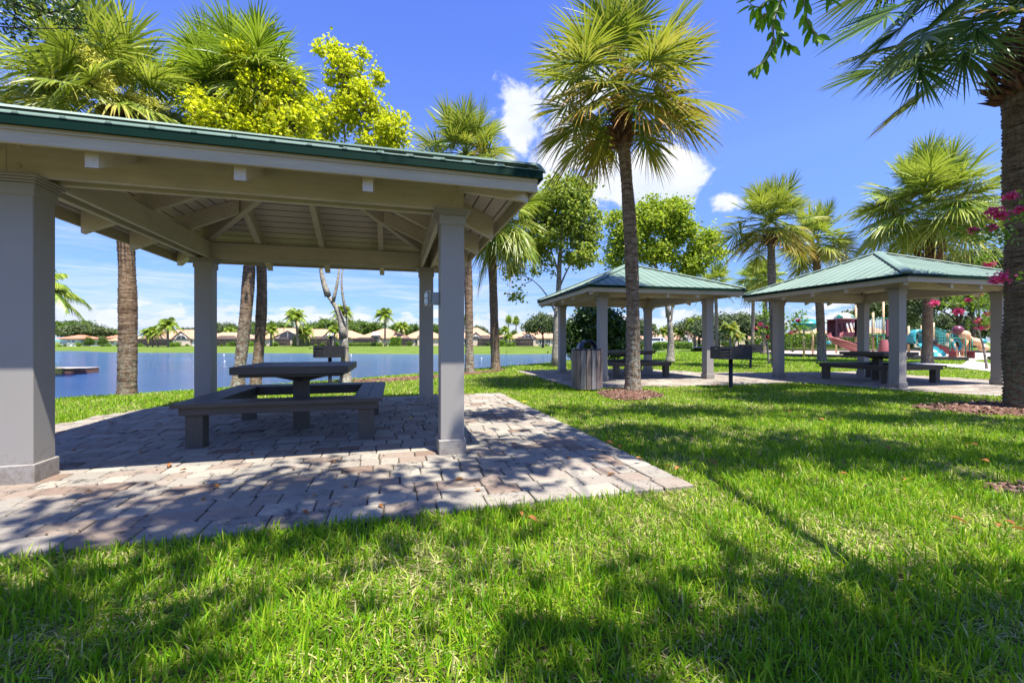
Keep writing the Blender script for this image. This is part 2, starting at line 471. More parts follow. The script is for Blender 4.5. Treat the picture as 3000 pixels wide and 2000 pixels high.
def mat_lawn():
    m, t, o = newmat('lawn_surface'); v = coords(t, world=True)
    c = ramp(t, noise(t, v, 6, 10, .8), [(.28, (.035, .03, .012)), (.5, (.10, .10, .03)), (.72, (.25, .21, .09))])
    b = ramp(t, noise(t, v, .5, 6, .6), [(.3, .8), (.7, 1.15)])
    c = mixc(t, 1.0, c, b, 'MULTIPLY')
    sp = nd(t, 'ShaderNodeSeparateXYZ'); t.links.new(v, sp.inputs[0])
    far = nd(t, 'ShaderNodeMapRange'); t.links.new(sp.outputs[1], far.inputs[0]); far.inputs[1].default_value = 14; far.inputs[2].default_value = 34
    fc = ramp(t, noise(t, v, .35, 9, .7), [(.3, (.075, .125, .014)), (.7, (.135, .185, .030))])
    c = mixc(t, far.outputs[0], c, fc)
    # bare reddish mud at the waterline
    zr = nd(t, 'ShaderNodeMapRange'); t.links.new(mth(t, 'ADD', sp.outputs[2], mth(t, 'MULTIPLY', noise(t, v, 2, 4), .12)), zr.inputs[0])
    zr.inputs[1].default_value = -.90; zr.inputs[2].default_value = -.95
    c = mixc(t, zr.outputs[0], c, (.16, .15, .06))
    surf(t, o, c, .95, bump(t, noise(t, v, 25, 6), .8, .03), .1); return m


def mat_water():
    m, t, o = newmat('lake_water'); v = coords(t, (.8, 2.2, 1), world=True)
    sp = nd(t, 'ShaderNodeSeparateXYZ'); t.links.new(coords(t, world=True), sp.inputs[0])
    h = mth(t, 'ADD', noise(t, v, 4.5, 6, .65, .3), mth(t, 'MULTIPLY', noise(t, v, .45, 3, .5), .7))
    calm = noise(t, coords(t, (.03, .09, 1), world=True), 1, 3)
    b = nd(t, 'ShaderNodeBump'); b.inputs['Distance'].default_value = .5
    t.links.new(ramp(t, calm, [(.35, .42), (.65, .75)]), b.inputs['Strength']); t.links.new(h, b.inputs['Height'])
    p = surf(t, o, (.03, .08, .20), .09, b.outputs[0], .5); p.inputs['IOR'].default_value = 1.33; return m


def mat_trunk(name, a, b, lichen=.0, ringsc=26, mossc=(.40, .44, .36), hmax=1.3):
    m, t, o = newmat(name); v = coords(t)
    w = noise(t, coords(t, (5, 5, ringsc)), 1, 6, .65, .4); f = noise(t, v, 26, 6, .75)
    vc = noise(t, coords(t, (30, 30, 4)), 1, 4, .6)
    k = mth(t, 'ADD', mth(t, 'MULTIPLY', w, .6), mth(t, 'MULTIPLY', f, .4))
    c = ramp(t, k, [(.36, tuple(x * .28 for x in a)), (.46, a), (.62, b)])
    c = mixc(t, .4, c, ramp(t, noise(t, v, 1.6, 4), [(.35, .6), (.65, 1.15)]), 'MULTIPLY')
    c = mixc(t, .45, c, ramp(t, vc, [(.4, .45), (.55, 1)]), 'MULTIPLY')
    if lichen:
        sp = nd(t, 'ShaderNodeSeparateXYZ'); t.links.new(v, sp.inputs[0])
        hz = nd(t, 'ShaderNodeMapRange'); t.links.new(sp.outputs[2], hz.inputs[0]); hz.inputs[1].default_value = hmax; hz.inputs[2].default_value = hmax * .35
        lk = ramp(t, noise(t, v, 17, 8, .75), [(.47, 0), (.58, 1)])
        c = mixc(t, mth(t, 'MULTIPLY', mth(t, 'MULTIPLY', lk, hz.outputs[0]), lichen), c, mossc)
    surf(t, o, c, .9, bump(t, k, .9, .03, bump(t, vc, .5, .012)), .15); return m


M['ceiling'] = mat_ceiling(); M['roof'] = mat_roof(); M['pavers'] = mat_pavers(); M['lawn'] = mat_lawn(); M['water'] = mat_water()
M['sand'] = mat_soil('joint_sand', (.05, .042, .03), (.12, .10, .07))
M['mulch'] = mat_soil('red_mulch', (.07, .03, .02), (.24, .13, .09), 45)
M['mulch2'] = mat_soil('playground_chips', (.30, .24, .19), (.55, .47, .39), 14)
M['dirt'] = mat_soil('bare_dirt', (.05, .04, .03), (.17, .135, .10), 30)
M['concrete'] = paint('concrete', (.55, .50, .45), .8, .08, 1, .3, dirt=.1)
M['trunk_grey'] = mat_trunk('palm_trunk_grey', (.17, .135, .10), (.34, .29, .235), .0)
M['trunk_lichen'] = mat_trunk('palm_trunk_lichen', (.155, .10, .06), (.34, .25, .17), .7, hmax=1.9)
M['trunk_brown'] = mat_trunk('palm_trunk_brown', (.15, .095, .055), (.31, .22, .14), .35, hmax=1.6)
M['trunk_near'] = mat_trunk('palm_trunk_near', (.13, .085, .05), (.27, .19, .12), .75, ringsc=34, hmax=1.7, mossc=(.16, .2, .12))
M['boot'] = paint('palm_leaf_bases', (.11, .05, .028), .9, .5, 14, .8)
M['boot_tan'] = paint('palm_leaf_bases_tan', (.30, .21, .13), .85, .5, 14, .8)
M['bark'] = mat_trunk('tree_bark_pale', (.20, .165, .125), (.42, .37, .30), .5, 8, (.42, .45, .38), 6)
M['bark_dark'] = mat_trunk('tree_bark_dark', (.06, .045, .032), (.15, .12, .09), .0, 8)
M['palmleaf'] = leafmat('palm_fronds', [(.15, (.05, .12, .010)), (.45, (.15, .26, .020)), (.75, (.34, .42, .07)), (.9, (.52, .54, .18))], (.38, .50, .02), .32, .34, True, spec=.28)
M['palmleaf_dark'] = leafmat('palm_fronds_dark', [(.15, (.025, .07, .014)), (.5, (.065, .14, .030)), (.85, (.17, .25, .08))], (.16, .28, .03), .28, .34, True, spec=.28)
M['palmleaf_old'] = leafmat('palm_fronds_yellowing', [(.15, (.06, .13, .015)), (.45, (.17, .27, .03)), (.75, (.34, .37, .08)), (.9, (.55, .48, .26))], (.46, .48, .03), .34, .34, True, (.46, .21, .04), spec=.28)
M['palmleaf_pale'] = leafmat('palm_fronds_pale', [(.15, (.06, .12, .010)), (.45, (.19, .28, .028)), (.75, (.42, .46, .09)), (.9, (.64, .62, .27))], (.46, .54, .04), .32, .36, True, (.40, .30, .08), spec=.28)
M['maple'] = leafmat('bright_yellow_green_leaves', [(.12, (.16, .25, .008)), (.42, (.43, .50, .015)), (.85, (.80, .75, .05))], (.75, .80, .015), .5, .5)
M['seedhead'] = leafmat('palm_flower_stalks', [(.2, (.60, .60, .08)), (.8, (.85, .78, .22))], (.9, .85, .1), .45, .6)
M['tree_light'] = leafmat('light_green_leaves', [(.15, (.07, .13, .016)), (.45, (.20, .29, .04)), (.85, (.45, .48, .13))], (.5, .6, .04), .42, .4)
M['tree_yellow'] = leafmat('yellow_green_leaves', [(.15, (.09, .18, .014)), (.45, (.24, .36, .03)), (.85, (.52, .55, .09))], (.52, .62, .02), .45, .42)
M['tree_dark'] = leafmat('glossy_dark_leaves', [(.15, (.014, .032, .008)), (.5, (.035, .075, .014)), (.9, (.10, .17, .04))], (.1, .2, .02), .2, .38, spec=.4)
M['oak'] = leafmat('grey_green_oak_leaves', [(.15, (.045, .07, .025)), (.5, (.10, .135, .05)), (.85, (.19, .22, .10))], (.15, .22, .04), .3, .5)
M['oak_far'] = leafmat('far_green_leaves', [(.15, (.035, .075, .012)), (.5, (.085, .15, .022)), (.85, (.19, .27, .04))], (.2, .32, .03), .3, .5, clump=.35)
M['hedge'] = leafmat('hedge_leaves', [(.15, (.05, .12, .010)), (.5, (.15, .28, .02)), (.85, (.32, .46, .05))], (.25, .42, .03), .3, .45)
M['myrtle'] = leafmat('myrtle_leaves', [(.15, (.03, .075, .01)), (.5, (.10, .19, .018)), (.85, (.28, .38, .05))], (.35, .55, .03), .4, .4)
M['pink'] = leafmat('pink_blossom', [(.1, (.45, .03, .12)), (.5, (.72, .06, .22)), (.9, (.85, .22, .38))], (.8, .1, .25), .35, .6)
M['branch_leaf'] = leafmat('backlit_branch_leaves', [(.15, (.03, .085, .008)), (.5, (.08, .19, .012)), (.85, (.22, .38, .02))], (.26, .55, .01), .5, .35)
M['fern'] = leafmat('fern_leaves', [(.2, (.04, .12, .01)), (.8, (.13, .28, .02))], (.2, .4, .02), .35, .5)


def mat_grass():
    m, t, o = newmat('grass_blades'); g = nd(t, 'ShaderNodeNewGeometry'); ta = nd(t, 'ShaderNodeAttribute', attribute_name='t')
    r = g.outputs['Random Per Island']; v = coords(t)
    patch = noise(t, v, 1.3, 5, .6)
    f = mth(t, 'ADD', mth(t, 'MULTIPLY', r, .7), mth(t, 'MULTIPLY', patch, .3))
    c = ramp(t, f, [(.12, (.055, .17, .003)), (.36, (.11, .28, .005)), (.58, (.20, .36, .008)), (.80, (.36, .47, .03)), (1, (.54, .56, .10))])
    c = mixc(t, mth(t, 'MULTIPLY', mth(t, 'SUBTRACT', .45, ta.outputs['Fac'], clamp=True), .9), c, (.38, .36, .13))
    oa = nd(t, 'ShaderNodeAttribute', attribute_name='old'); c = mixc(t, oa.outputs['Fac'], c, (.66, .56, .27))
    p = nd(t, 'ShaderNodeBsdfPrincipled'); p.inputs['Roughness'].default_value = .45; p.inputs['Specular IOR Level'].default_value = .16
    t.links.new(c, p.inputs['Base Color']); tr = nd(t, 'ShaderNodeBsdfTranslucent')
    t.links.new(mixc(t, .5, c, (.36, .56, .01)), tr.inputs[0]); mx = nd(t, 'ShaderNodeMixShader'); mx.inputs[0].default_value = .42
    t.links.new(p.outputs[0], mx.inputs[1]); t.links.new(tr.outputs[0], mx.inputs[2]); t.links.new(mx.outputs[0], o.inputs[0]); return m


M['grass'] = mat_grass()

# ------------------------------------------------------------------ layout of the three pavilions (from the photo's perspective)
PAV = [(-2.414, 5.017, .2612), (3.595, 12.875, .2128), (9.625, 11.194, .2264)]
SP, EV, ZE, ZA = 1.544, 2.198, 2.380, 3.318


def loc2w(k, x, y):
    X, Y, t = PAV[k]; return (X + x * math.cos(t) - y * math.sin(t), Y + x * math.sin(t) + y * math.cos(t))


def w2loc(k, x, y):
    X, Y, t = PAV[k]; dx, dy = x - X, y - Y; return (dx * math.cos(t) + dy * math.sin(t), -dx * math.sin(t) + dy * math.cos(t))


P1L = [(-3.05, -2.9), (3.08, -2.9), (3.08, 2.68), (-1.6, 2.72), (-2.15, 2.6), (-2.55, 2.3), (-2.8, 1.6), (-2.95, .7), (-3.05, -.2)]
PATIO1 = [loc2w(0, *p) for p in P1L]
PATIO2 = [(.28, 14.85), (1.52, 9.15), (3.0, 9.72), (5.3, 10.12), (6.4, 10.45), (7.2, 10.75), (7.7, 10.1), (8.05, 9.45), (8.35, 8.8), (8.65, 8.3), (9.2, 8.0), (10.6, 7.95), (12.5, 8.4), (13.6, 9.3),
          (13.3, 11.4), (12.7, 11.6), (12.1, 12.9), (11.9, 14.6), (9.0, 14.2), (8.0, 14.05), (6.3, 14.15), (5.2, 15.6), (3.4, 15.9)]
BED_PALM = chaikin([G(1745, 1152)[:2], G(1800, 1170)[:2], G(1880, 1170)[:2], G(1960, 1158)[:2], G(1905, 1143)[:2], G(1840, 1137)[:2], G(1760, 1141)[:2]], 2)
BED_NEAR = chaikin([(7.0, 7.0), (6.2, 6.75), (6.35, 6.2), (7.2, 5.75), (8.6, 5.6), (9.2, 6.6), (8.4, 7.4)], 2)
BED_SHORE = chaikin([(-4.5, 10.6), (-4.4, 11.4), (-2.6, 12.2), (-1.6, 13.6), (-.9, 14.6), (-.1, 16.2), (-.1, 15.4), (-.5, 14.4), (-1.3, 13.2), (-2.3, 11.6), (-3.3, 10.9)], 2)
BED_BARE = chaikin([(3.55, 3.1), (3.2, 2.95), (3.6, 2.7), (4.2, 2.55), (4.8, 2.9), (4.4, 3.15)], 2)
PLAY = [G(2228, 1033)[:2], G(2300, 1043)[:2], G(2513, 1049)[:2], G(2659, 1053)[:2], G(2840, 1056)[:2], (29, 25), (42, 32), (44, 46), (30, 47), (22, 45), (21, 41)]
WALK = [(G(2660, 1064))[:2], G(2745, 1070)[:2], G(2905, 1088)[:2], (16.5, 12.5), (24, 14), (24, 17), G(2905, 1066)[:2], G(2850, 1057)[:2], G(2832, 1058)[:2], G(2820, 1068)[:2], G(2760, 1066)[:2], G(2700, 1060.5)[:2]]
NOGRASS = [PATIO1, PATIO2, BED_PALM, BED_NEAR, BED_SHORE, BED_BARE, PLAY, WALK]


# ------------------------------------------------------------------ ground, lake
def build_ground():
    xs = np.unique(np.concatenate([-np.geomspace(.4, 900, 90), [0], np.geomspace(.4, 900, 90), np.arange(-30, 30, .8)]))
    ys = np.unique(np.concatenate([[-60, -30, -15, -8], np.arange(-5, 40, .7), np.arange(40, 110, 2), np.geomspace(110, 1500, 30)]))
    X, Y = np.meshgrid(xs, ys); Z = zfun(X.ravel(), Y.ravel())
    rng = np.random.default_rng(1)
    V = np.stack([X.ravel(), Y.ravel(), Z + (rng.random(len(Z)) - .5) * .012], 1); nx = len(xs); ny = len(ys)
    i = np.arange(ny - 1)[:, None] * nx; j = np.arange(nx - 1)[None]; F = np.stack([i + j, i + j + 1, i + nx + j + 1, i + nx + j], -1).reshape(-1, 4)
    MB().add(V, F, 0, True).build('ground', M['lawn'], kind='structure')
    b = MB().add([(-700, -60, WATER_Z), (120, -60, WATER_Z), (120, 130, WATER_Z), (-700, 130, WATER_Z)], [(0, 1, 2, 3)])
    b.build('lake', M['water'], kind='structure')


def sheet(name, poly, z, mat, drape=False, kind='structure'):
    poly = list(poly); n = len(poly)
    cx = sum(p[0] for p in poly) / n; cy = sum(p[1] for p in poly) / n
    if not drape:
        b = MB().add([(p[0], p[1], z) for p in poly] + [(p[0], p[1], z - .15) for p in poly],
                     [tuple(range(n))] + [(k, k + n, (k + 1) % n + n, (k + 1) % n) for k in range(n)])
    else:
        V = []; R = 7
        for r in range(R + 1):
            f = r / R
            for p in poly:
                x = cx + (p[0] - cx) * f; y = cy + (p[1] - cy) * f; V.append((x, y, gz(x, y) + z * (1 - f ** 4) + .004))
        F = []
        for r in range(R):
            for k in range(n): F.append((r * n + k, (r + 1) * n + k, (r + 1) * n + (k + 1) % n, r * n + (k + 1) % n))
        b = MB().add(V, F, 0, True)
    return b.build(name, mat, kind=kind)


def paver_field(b, k, poly, rng, detail, row=.195, border=None):
    """tumbled pavers in running bond, laid in the frame of pavilion k"""
    L_ = np.array([w2loc(k, *p) for p in poly]); x0, y0 = L_.min(0); x1, y1 = L_.max(0)
    polyl = [tuple(p) for p in L_]; items = []
    bx0, bx1, by0, by1 = x0, x1, y0, y1
    if border:
        bw = .20
        x = x0
        while x < x1 - .02:
            w = min(.31, x1 - x); items.append((x + w / 2, y0 + bw / 2, w, bw)); items.append((x + w / 2, y1 - bw / 2, w, bw)); x += w
        y = y0 + bw
        while y < y1 - bw - .02:
            w = min(.31, y1 - bw - y); items.append((x1 - bw / 2, y + w / 2, bw, w)); y += w
        bx1 -= bw; by0 += bw; by1 -= bw
    y = by0; nr = max(1, round((by1 - by0) / row)); rh = (by1 - by0) / nr
    for r in range(nr):
        x = bx0 - rng.random() * .25
        while x < bx1:
            w = (.305, .23, .155)[rng.integers(0, 3)]
            xa, xb = max(x, bx0), min(x + w, bx1)
            if xb - xa > .04: items.append(((xa + xb) / 2, y + rh / 2, xb - xa, rh))
            x += w
        y += rh
    X, Y, th = PAV[k]; c, s = math.cos(th), math.sin(th)
    C = np.array([(i[0], i[1]) for i in items]); ok = inpoly(C, polyl)
    if border: ok |= np.array([i[1] < by0 or i[0] > bx1 for i in items])
    Vs = []; Fs4 = []; Fn = []; n0 = 0
    ncor = 3 if detail else 1
    for it, o in zip(items, ok):
        if not o: continue
        cx, cy, w, h = it; g = .0038; hw, hh = w / 2 - g, h / 2 - g; rr = .022 if detail else .012
        tilt = rng.normal(0, .005, 2); dz = rng.normal(0, .0016)
        rings = []
        for (ins, z) in ((0, -.05), (0, -.008), (.003, -.003), (.009, 0)) if detail else ((0, -.05), (.0, -.006), (.01, 0)):
            pts = []
            for (sx, sy, a0) in ((1, 1, 0), (-1, 1, PI / 2), (-1, -1, PI), (1, -1, 1.5 * PI)):
                for q in range(ncor):
                    a = a0 + (q / (ncor - 1) * PI / 2 if ncor > 1 else PI / 4)
                    px = sx * (hw - ins - rr) + math.cos(a) * rr; py = sy * (hh - ins - rr) + math.sin(a) * rr
                    pts.append((px, py, z + dz + (px * tilt[0] + py * tilt[1] if z > -.04 else 0)))
            rings.append(pts)
        m = len(rings[0])
        if detail:
            jx = rng.normal(0, .002, (m, 2))
            rings = [[(p[0] + jx[q][0], p[1] + jx[q][1], p[2]) for q, p in enumerate(r_)] for r_ in rings]
        for r_ in rings:
            for (px, py, pz) in r_:
                lx, ly = cx + px, cy + py; Vs.append((X + lx * c - ly * s, Y + lx * s + ly * c, pz))
        for r_ in range(len(rings) - 1):
            for q in range(m): Fs4.append((n0 + r_ * m + q, n0 + r_ * m + (q + 1) % m, n0 + (r_ + 1) * m + (q + 1) % m, n0 + (r_ + 1) * m + q))
        Fn.append(tuple(n0 + (len(rings) - 1) * m + q for q in range(m))); n0 += m * len(rings)
    b.add(np.array(Vs), [np.array(Fs4)][0]); b.F.append(np.array(Fn) + b.n - len(Vs)); b.M.append(0); b.SM.append(False)


def build_patios():
    rng = np.random.default_rng(5)
    b = MB(); paver_field(b, 0, PATIO1, rng, True, .18, border=True); b.build('paved_patio', M['pavers'], kind='structure')
    b = MB(); paver_field(b, 1, PATIO2, rng, False, .19); b.build('paved_walkway', M['pavers'], kind='structure')
    sheet('paving_sand', [loc2w(0, *p) for p in [(-3.0, -2.86), (3.04, -2.86), (3.04, 2.64), (-1.6, 2.66), (-2.5, 2.25), (-2.9, .7), (-3.0, -.2)]], -.014, M['sand'])
    sheet('paving_sand', PATIO2, -.012, M['sand'])
    sheet('mulch_bed', BED_PALM, .035, M['mulch'], True); sheet('mulch_bed', BED_NEAR, .03, M['mulch'], True)
    sheet('mulch_bed', BED_SHORE, .03, M['mulch'], True); sheet('bare_ground', BED_BARE, .012, M['dirt'], True)
    sheet('playground_surface', PLAY, .02, M['mulch2']); sheet('footpath', WALK, .012, M['concrete'])
    # pavement strip and drive along the houses on the right
    sheet('road', [(36, 84), (150, 80), (150, 86), (36, 90)], .01, M['concrete'])
    # bits of dry leaf, seed and grit on the nearest patio
    rng = np.random.default_rng(18); b = MB(); A = np.array(PATIO1); lo, hi = A.min(0), A.max(0); P = lo + rng.random((2600, 2)) * (hi - lo); P = P[inpoly(P, PATIO1)]; n = len(P)
    a = rng.random(n) * 6.28; ln = .004 + .010 * rng.random(n) ** 2; wd = ln * (.3 + .4 * rng.random(n)); d = np.stack([np.cos(a), np.sin(a), rng.normal(0, .2, n)], 1); s_ = np.stack([-np.sin(a), np.cos(a), rng.normal(0, .2, n)], 1); C = np.stack([P[:, 0], P[:, 1], np.full(n, .006)], 1)
    V = np.stack([C - d * ln[:, None], C + s_ * wd[:, None], C + d * ln[:, None], C - s_ * wd[:, None]], 1).reshape(-1, 3); b.add(V, np.arange(n * 4).reshape(-1, 4))
    b.build('leaf_litter', leafmat('leaf_litter', [(.1, (.06, .035, .015)), (.5, (.2, .11, .05)), (.9, (.42, .33, .2))], (.1, .05, .03), .05, .8), kind='stuff')
    # loose bark chips lying on the beds
    b = MB(); rng = np.random.default_rng(8)
    for poly, n, sc in ((BED_PALM, 2600, .022), (BED_NEAR, 2600, .026), (BED_SHORE, 2600, .03), (BED_BARE, 700, .02)):
        A = np.array(poly); lo, hi = A.min(0), A.max(0); P = lo + rng.random((n * 2, 2)) * (hi - lo); P = P[inpoly(P, poly)][:n]
        z = zfun(P[:, 0], P[:, 1]) + .035 * rng.random(len(P)) + .012; a = rng.random(len(P)) * 2 * PI; ln = sc * (.5 + rng.random(len(P))); wd = ln * (.2 + .3 * rng.random(len(P)))
        d = np.stack([np.cos(a), np.sin(a), rng.normal(0, .35, len(P))], 1); s_ = np.stack([-np.sin(a), np.cos(a), rng.normal(0, .3, len(P))], 1)
        C = np.stack([P[:, 0], P[:, 1], z], 1)
        V = np.stack([C - d * ln[:, None] - s_ * wd[:, None], C + d * ln[:, None] - s_ * wd[:, None], C + d * ln[:, None] + s_ * wd[:, None], C - d * ln[:, None] + s_ * wd[:, None]], 1).reshape(-1, 3)
        b.add(V, np.arange(len(P) * 4).reshape(-1, 4))
    b.build('bark_chips', leafmat('bark_chips', [(.1, (.06, .03, .02)), (.5, (.17, .09, .06)), (.9, (.36, .25, .19))], (.1, .05, .03), .05, .8), kind='stuff')


# ------------------------------------------------------------------ grass blades
def build_grass():
    rng = np.random.default_rng(11); b = MB()
    # y0, y1, blades per square metre, width, height, lean, share of straw
    bands = [(1.05, 1.9, 5200, .0054, .036, 1.25, .26), (1.05, 1.9, 3600, .0056, .078, .34, .02), (1.9, 2.8, 4300, .0056, .037, 1.2, .26), (1.9, 2.8, 2900, .0058, .076, .36, .02),
             (2.8, 4.3, 3000, .0064, .040, 1.1, .22), (2.8, 4.3, 1900, .0066, .074, .38, .02), (4.3, 6.5, 1900, .0085, .043, 1.0, .18), (4.3, 6.5, 900, .0080, .070, .4, .02),
             (6.5, 10, 900, .012, .046, .9, .15), (6.5, 10, 450, .0105, .070, .4, .02), (10, 16, 420, .017, .064, .6, .12), (16, 26, 150, .028, .075, .55, .08), (26, 42, 42, .05, .09, .5, .05)]
    for y0, y1, dens, w, h, ln0, straw in bands:
        half = 1.32 * y1 + 1.5; n = int(dens * 2 * half * (y1 - y0)); P = np.empty((n, 2)); P[:, 0] = (rng.random(n) * 2 - 1) * half; P[:, 1] = y0 + rng.random(n) * (y1 - y0)
        P = P[np.abs(P[:, 0]) < 1.27 * P[:, 1] + 1.5]
        for q in NOGRASS:
            ins = inpoly(P, q)
            if q in (BED_BARE, BED_NEAR, BED_PALM, BED_SHORE): ins &= rng.random(len(P)) > .05
            P = P[~ins]
        # thin places where the thatch shows
        pt_ = np.sin(P[:, 0] * 3.3 + 2 * np.sin(P[:, 1] * 1.7)) * np.sin(P[:, 1] * 4.1 + 1.5 * np.sin(P[:, 0] * 2.3 + 1))
        if ln0 < .5: P = P[rng.random(len(P)) < np.clip(.75 + .55 * pt_[:], .12, 1)]
        pt_ = np.sin(P[:, 0] * 3.3 + 2 * np.sin(P[:, 1] * 1.7)) * np.sin(P[:, 1] * 4.1 + 1.5 * np.sin(P[:, 0] * 2.3 + 1))
        z = zfun(P[:, 0], P[:, 1]); k = z > -.93; P = P[k]; z = z[k]; pt_ = pt_[k]; n = len(P)
        cell = .045 + w * 2; cc = (np.floor(P / cell) + .5) * cell
        hs = (np.sin(cc[:, 0] * 91.7 + cc[:, 1] * 57.3) * 43758.5) % 1
        lenf = .55 + .6 * hs * rng.random(n) + .5 * rng.random(n); hh = h * lenf; ww = w * (.6 + .7 * rng.random(n))
        a = rng.random(n) * 2 * PI; lean = np.abs(rng.normal(ln0, .35 * (.5 + ln0), n)); az = a + rng.normal(0, .5, n)
        d = np.stack([np.cos(a), np.sin(a)], 1); s_ = np.stack([-np.sin(az), np.cos(az)], 1)
        B = np.stack([P[:, 0], P[:, 1], z - .004], 1)
        old = ((rng.random(n) < straw * (1 - .9 * pt_)) * (.55 + .45 * rng.random(n)))

        def pt(f, fw, side):
            out = f * f * lean * hh * 1.1; up = hh * (f - .32 * np.minimum(lean, 1.5) * f * f)
            q = B.copy(); q[:, :2] += d * out[:, None] + s_ * (side * ww * fw)[:, None]; q[:, 2] += up
            return q
        if y1 <= 4.3:
            V = np.stack([pt(0, .35, -1), pt(0, .35, 1), pt(.35, .5, 1), pt(.35, .5, -1), pt(.72, .42, 1), pt(.72, .42, -1), pt(1, 0, 1)], 1).reshape(-1, 3)
            o = np.arange(n)[:, None] * 7; F4 = np.concatenate([o + [0, 1, 2, 3], o + [3, 2, 4, 5]]); F3 = o + [5, 4, 6]; t = np.tile([0, 0, .35, .35, .72, .72, 1.0], n); m = 7
        else:
            V = np.stack([pt(0, .4, -1), pt(0, .4, 1), pt(.55, .5, 1), pt(.55, .5, -1), pt(1, 0, 1)], 1).reshape(-1, 3)
            o = np.arange(n)[:, None] * 5; F4 = o + [0, 1, 2, 3]; F3 = o + [3, 2, 4]; t = np.tile([0, 0, .55, .55, 1.0], n); m = 5
        n0 = b.n; b.add(V, F4, 0, True, t, np.repeat(old, m)); b.F.append(F3 + n0); b.M.append(0); b.SM.append(True)
    b.build('grass', M['grass'], kind='stuff')


# ------------------------------------------------------------------ pavilion
def pavilion():
    root = thing('picnic_pavilion', 'x', 'pavilion')
    zb0, zb1 = 2.175, 2.455
    for sx in (-1, 1):
        for sy in (-1, 1):
            x, y = sx * SP, sy * SP
            c = MB(); c.box(x - .105, x + .105, y - .105, y + .105, .12, 2.06, c=.004); co = c.build('column', M['column'], root)
            c = MB(); c.box(x - .1215, x + .1215, y - .1215, y + .1215, -.03, .132, c=.005); c.build('plinth', M['column'], co)
            c = MB(); c.box(x - .118, x + .118, y - .118, y + .118, 2.04, 2.125, c=.004)
            for (r, a, b_) in ((.13, 2.127, 2.142), (.146, 2.144, 2.158), (.163, 2.16, 2.173)): c.box(x - r, x + r, y - r, y + r, a, b_, c=.003)
            c.build('capital', M['column'], co)
    s = SP
    for sy in (-1, 1):
        ya, yb = sorted((sy * (s + .10), sy * (s + .055)))
        MB().box(-s - .10, s + .10, ya, yb, zb0, zb1, c=.003).build('beam', M['beam'], root)
        ya, yb = sorted((sy * (s - .10), sy * (s - .055)))
        MB().box(-s + .05, s - .05, ya, yb, zb0 - .0, zb1 - .05, c=.003).build('beam', M['beam'], root)
    for sx in (-1, 1):
        xa, xb = sorted((sx * (s + .10), sx * (s + .055)))
        MB().box(xa, xb, -s - .052, s + .052, zb0, zb1, c=.003).build('beam', M['beam'], root)
        xa, xb = sorted((sx * (s - .10), sx * (s - .055)))
        MB().box(xa, xb, -s + .104, s - .104, zb0, zb1 - .05, c=.003).build('beam', M['beam'], root)
    k = (ZA - ZE) / EV
    rot = [Matrix.Rotation(a * PI / 2, 4, 'Z') for a in range(4)]
    for q, R in enumerate(rot):
        Rn = np.array(R.to_3x3())
        # rafters
        for x in (-.85, 0, .85):
            yi = -max(abs(x) + .05, .06); b = MB(); zt = lambda y: ZE + k * (EV + y) - .075
            V = []
            for y, dp in ((-2.09, .225), (yi, .18)):
                for dx in (-.037, .037):
                    V += [(x + dx, y, zt(y)), (x + dx, y, zt(y) - dp)]
            b.add(np.array(V) @ Rn.T, [(0, 2, 3, 1), (4, 5, 7, 6), (0, 1, 5, 4), (2, 6, 7, 3), (1, 3, 7, 5), (0, 4, 6, 2)]); b.build('rafter', M['rafter'], root)
        # hip rafter
        b = MB(); V = []
        dg = Vector((-1, -1, 0)).normalized(); sd = Vector((1, -1, 0)).normalized() * .036
        for e in (2.09, .05):
            for sg in (-1, 1):
                for z in (0, -.19 if e > 1 else -.19):
                    V.append((-e + sg * sd.x, -e + sg * sd.y, ZE + k * (EV - e) - .085 + z))
        b.add(np.array(V) @ Rn.T, [(0, 2, 3, 1), (4, 5, 7, 6), (0, 1, 5, 4), (2, 6, 7, 3), (1, 3, 7, 5), (0, 4, 6, 2)]); b.build('hip_rafter', M['rafter'], root)
        # fascia, drip edge
        ln = 2.165 if q % 2 == 0 else 2.136
        b = MB().box(-ln, ln, -2.165, -2.138, 2.212, 2.345, M=R, c=.003); b.box(-ln, ln, -2.176 + (.003 if q % 2 else 0), -2.1655, 2.29, 2.345, M=R); b.build('fascia', M['fascia'], root)
        ln = 2.2 if q % 2 == 0 else 2.186
        b = MB().box(-ln, ln, -2.2, -2.187, 2.312, 2.379, M=R)
        b.box(-ln, ln, -2.207, -2.2, 2.312, 2.318, M=R); b.build('drip_edge', M['drip'], root)
        # bolts and straps
        for sx in (-1, 1):
            for z in (2.245, 2.385):
                b = MB(); pr = [(0.001, -.012), (.014, -.011), (.021, -.006), (.024, .0), (.024, .004)]
                n = 14; V = []
                for (r, d) in pr: V += [(sx * (s - .02) + r * math.cos(a) * .9, -(s + .10) + d, z + r * math.sin(a) * .9) for a in np.linspace(0, 2 * PI, n, endpoint=False)]
                F = [(i * n + j, (i + 1) * n + j, (i + 1) * n + (j + 1) % n, i * n + (j + 1) % n) for i in range(4) for j in range(n)] + [tuple(range(n))]
                b.add(np.array(V) @ Rn.T, F, 0, True); b.build('bolt_cap', M['beam'], root)
            b = MB().box(sx * (s + .066) - .017, sx * (s + .066) + .017, -(s + .1035), -(s + .1005), zb0 + .01, zb1 - .02, M=R)
            for z in np.arange(2.2, 2.44, .035): b.box(sx * (s + .066) - .004, sx * (s + .066) + .004, -(s + .106), -(s + .1036), z, z + .006, M=R)
            b.build('strap', M['beam'], root)
    # ceiling boards and roof skin
    b = MB(); c = MB(); e = 2.137
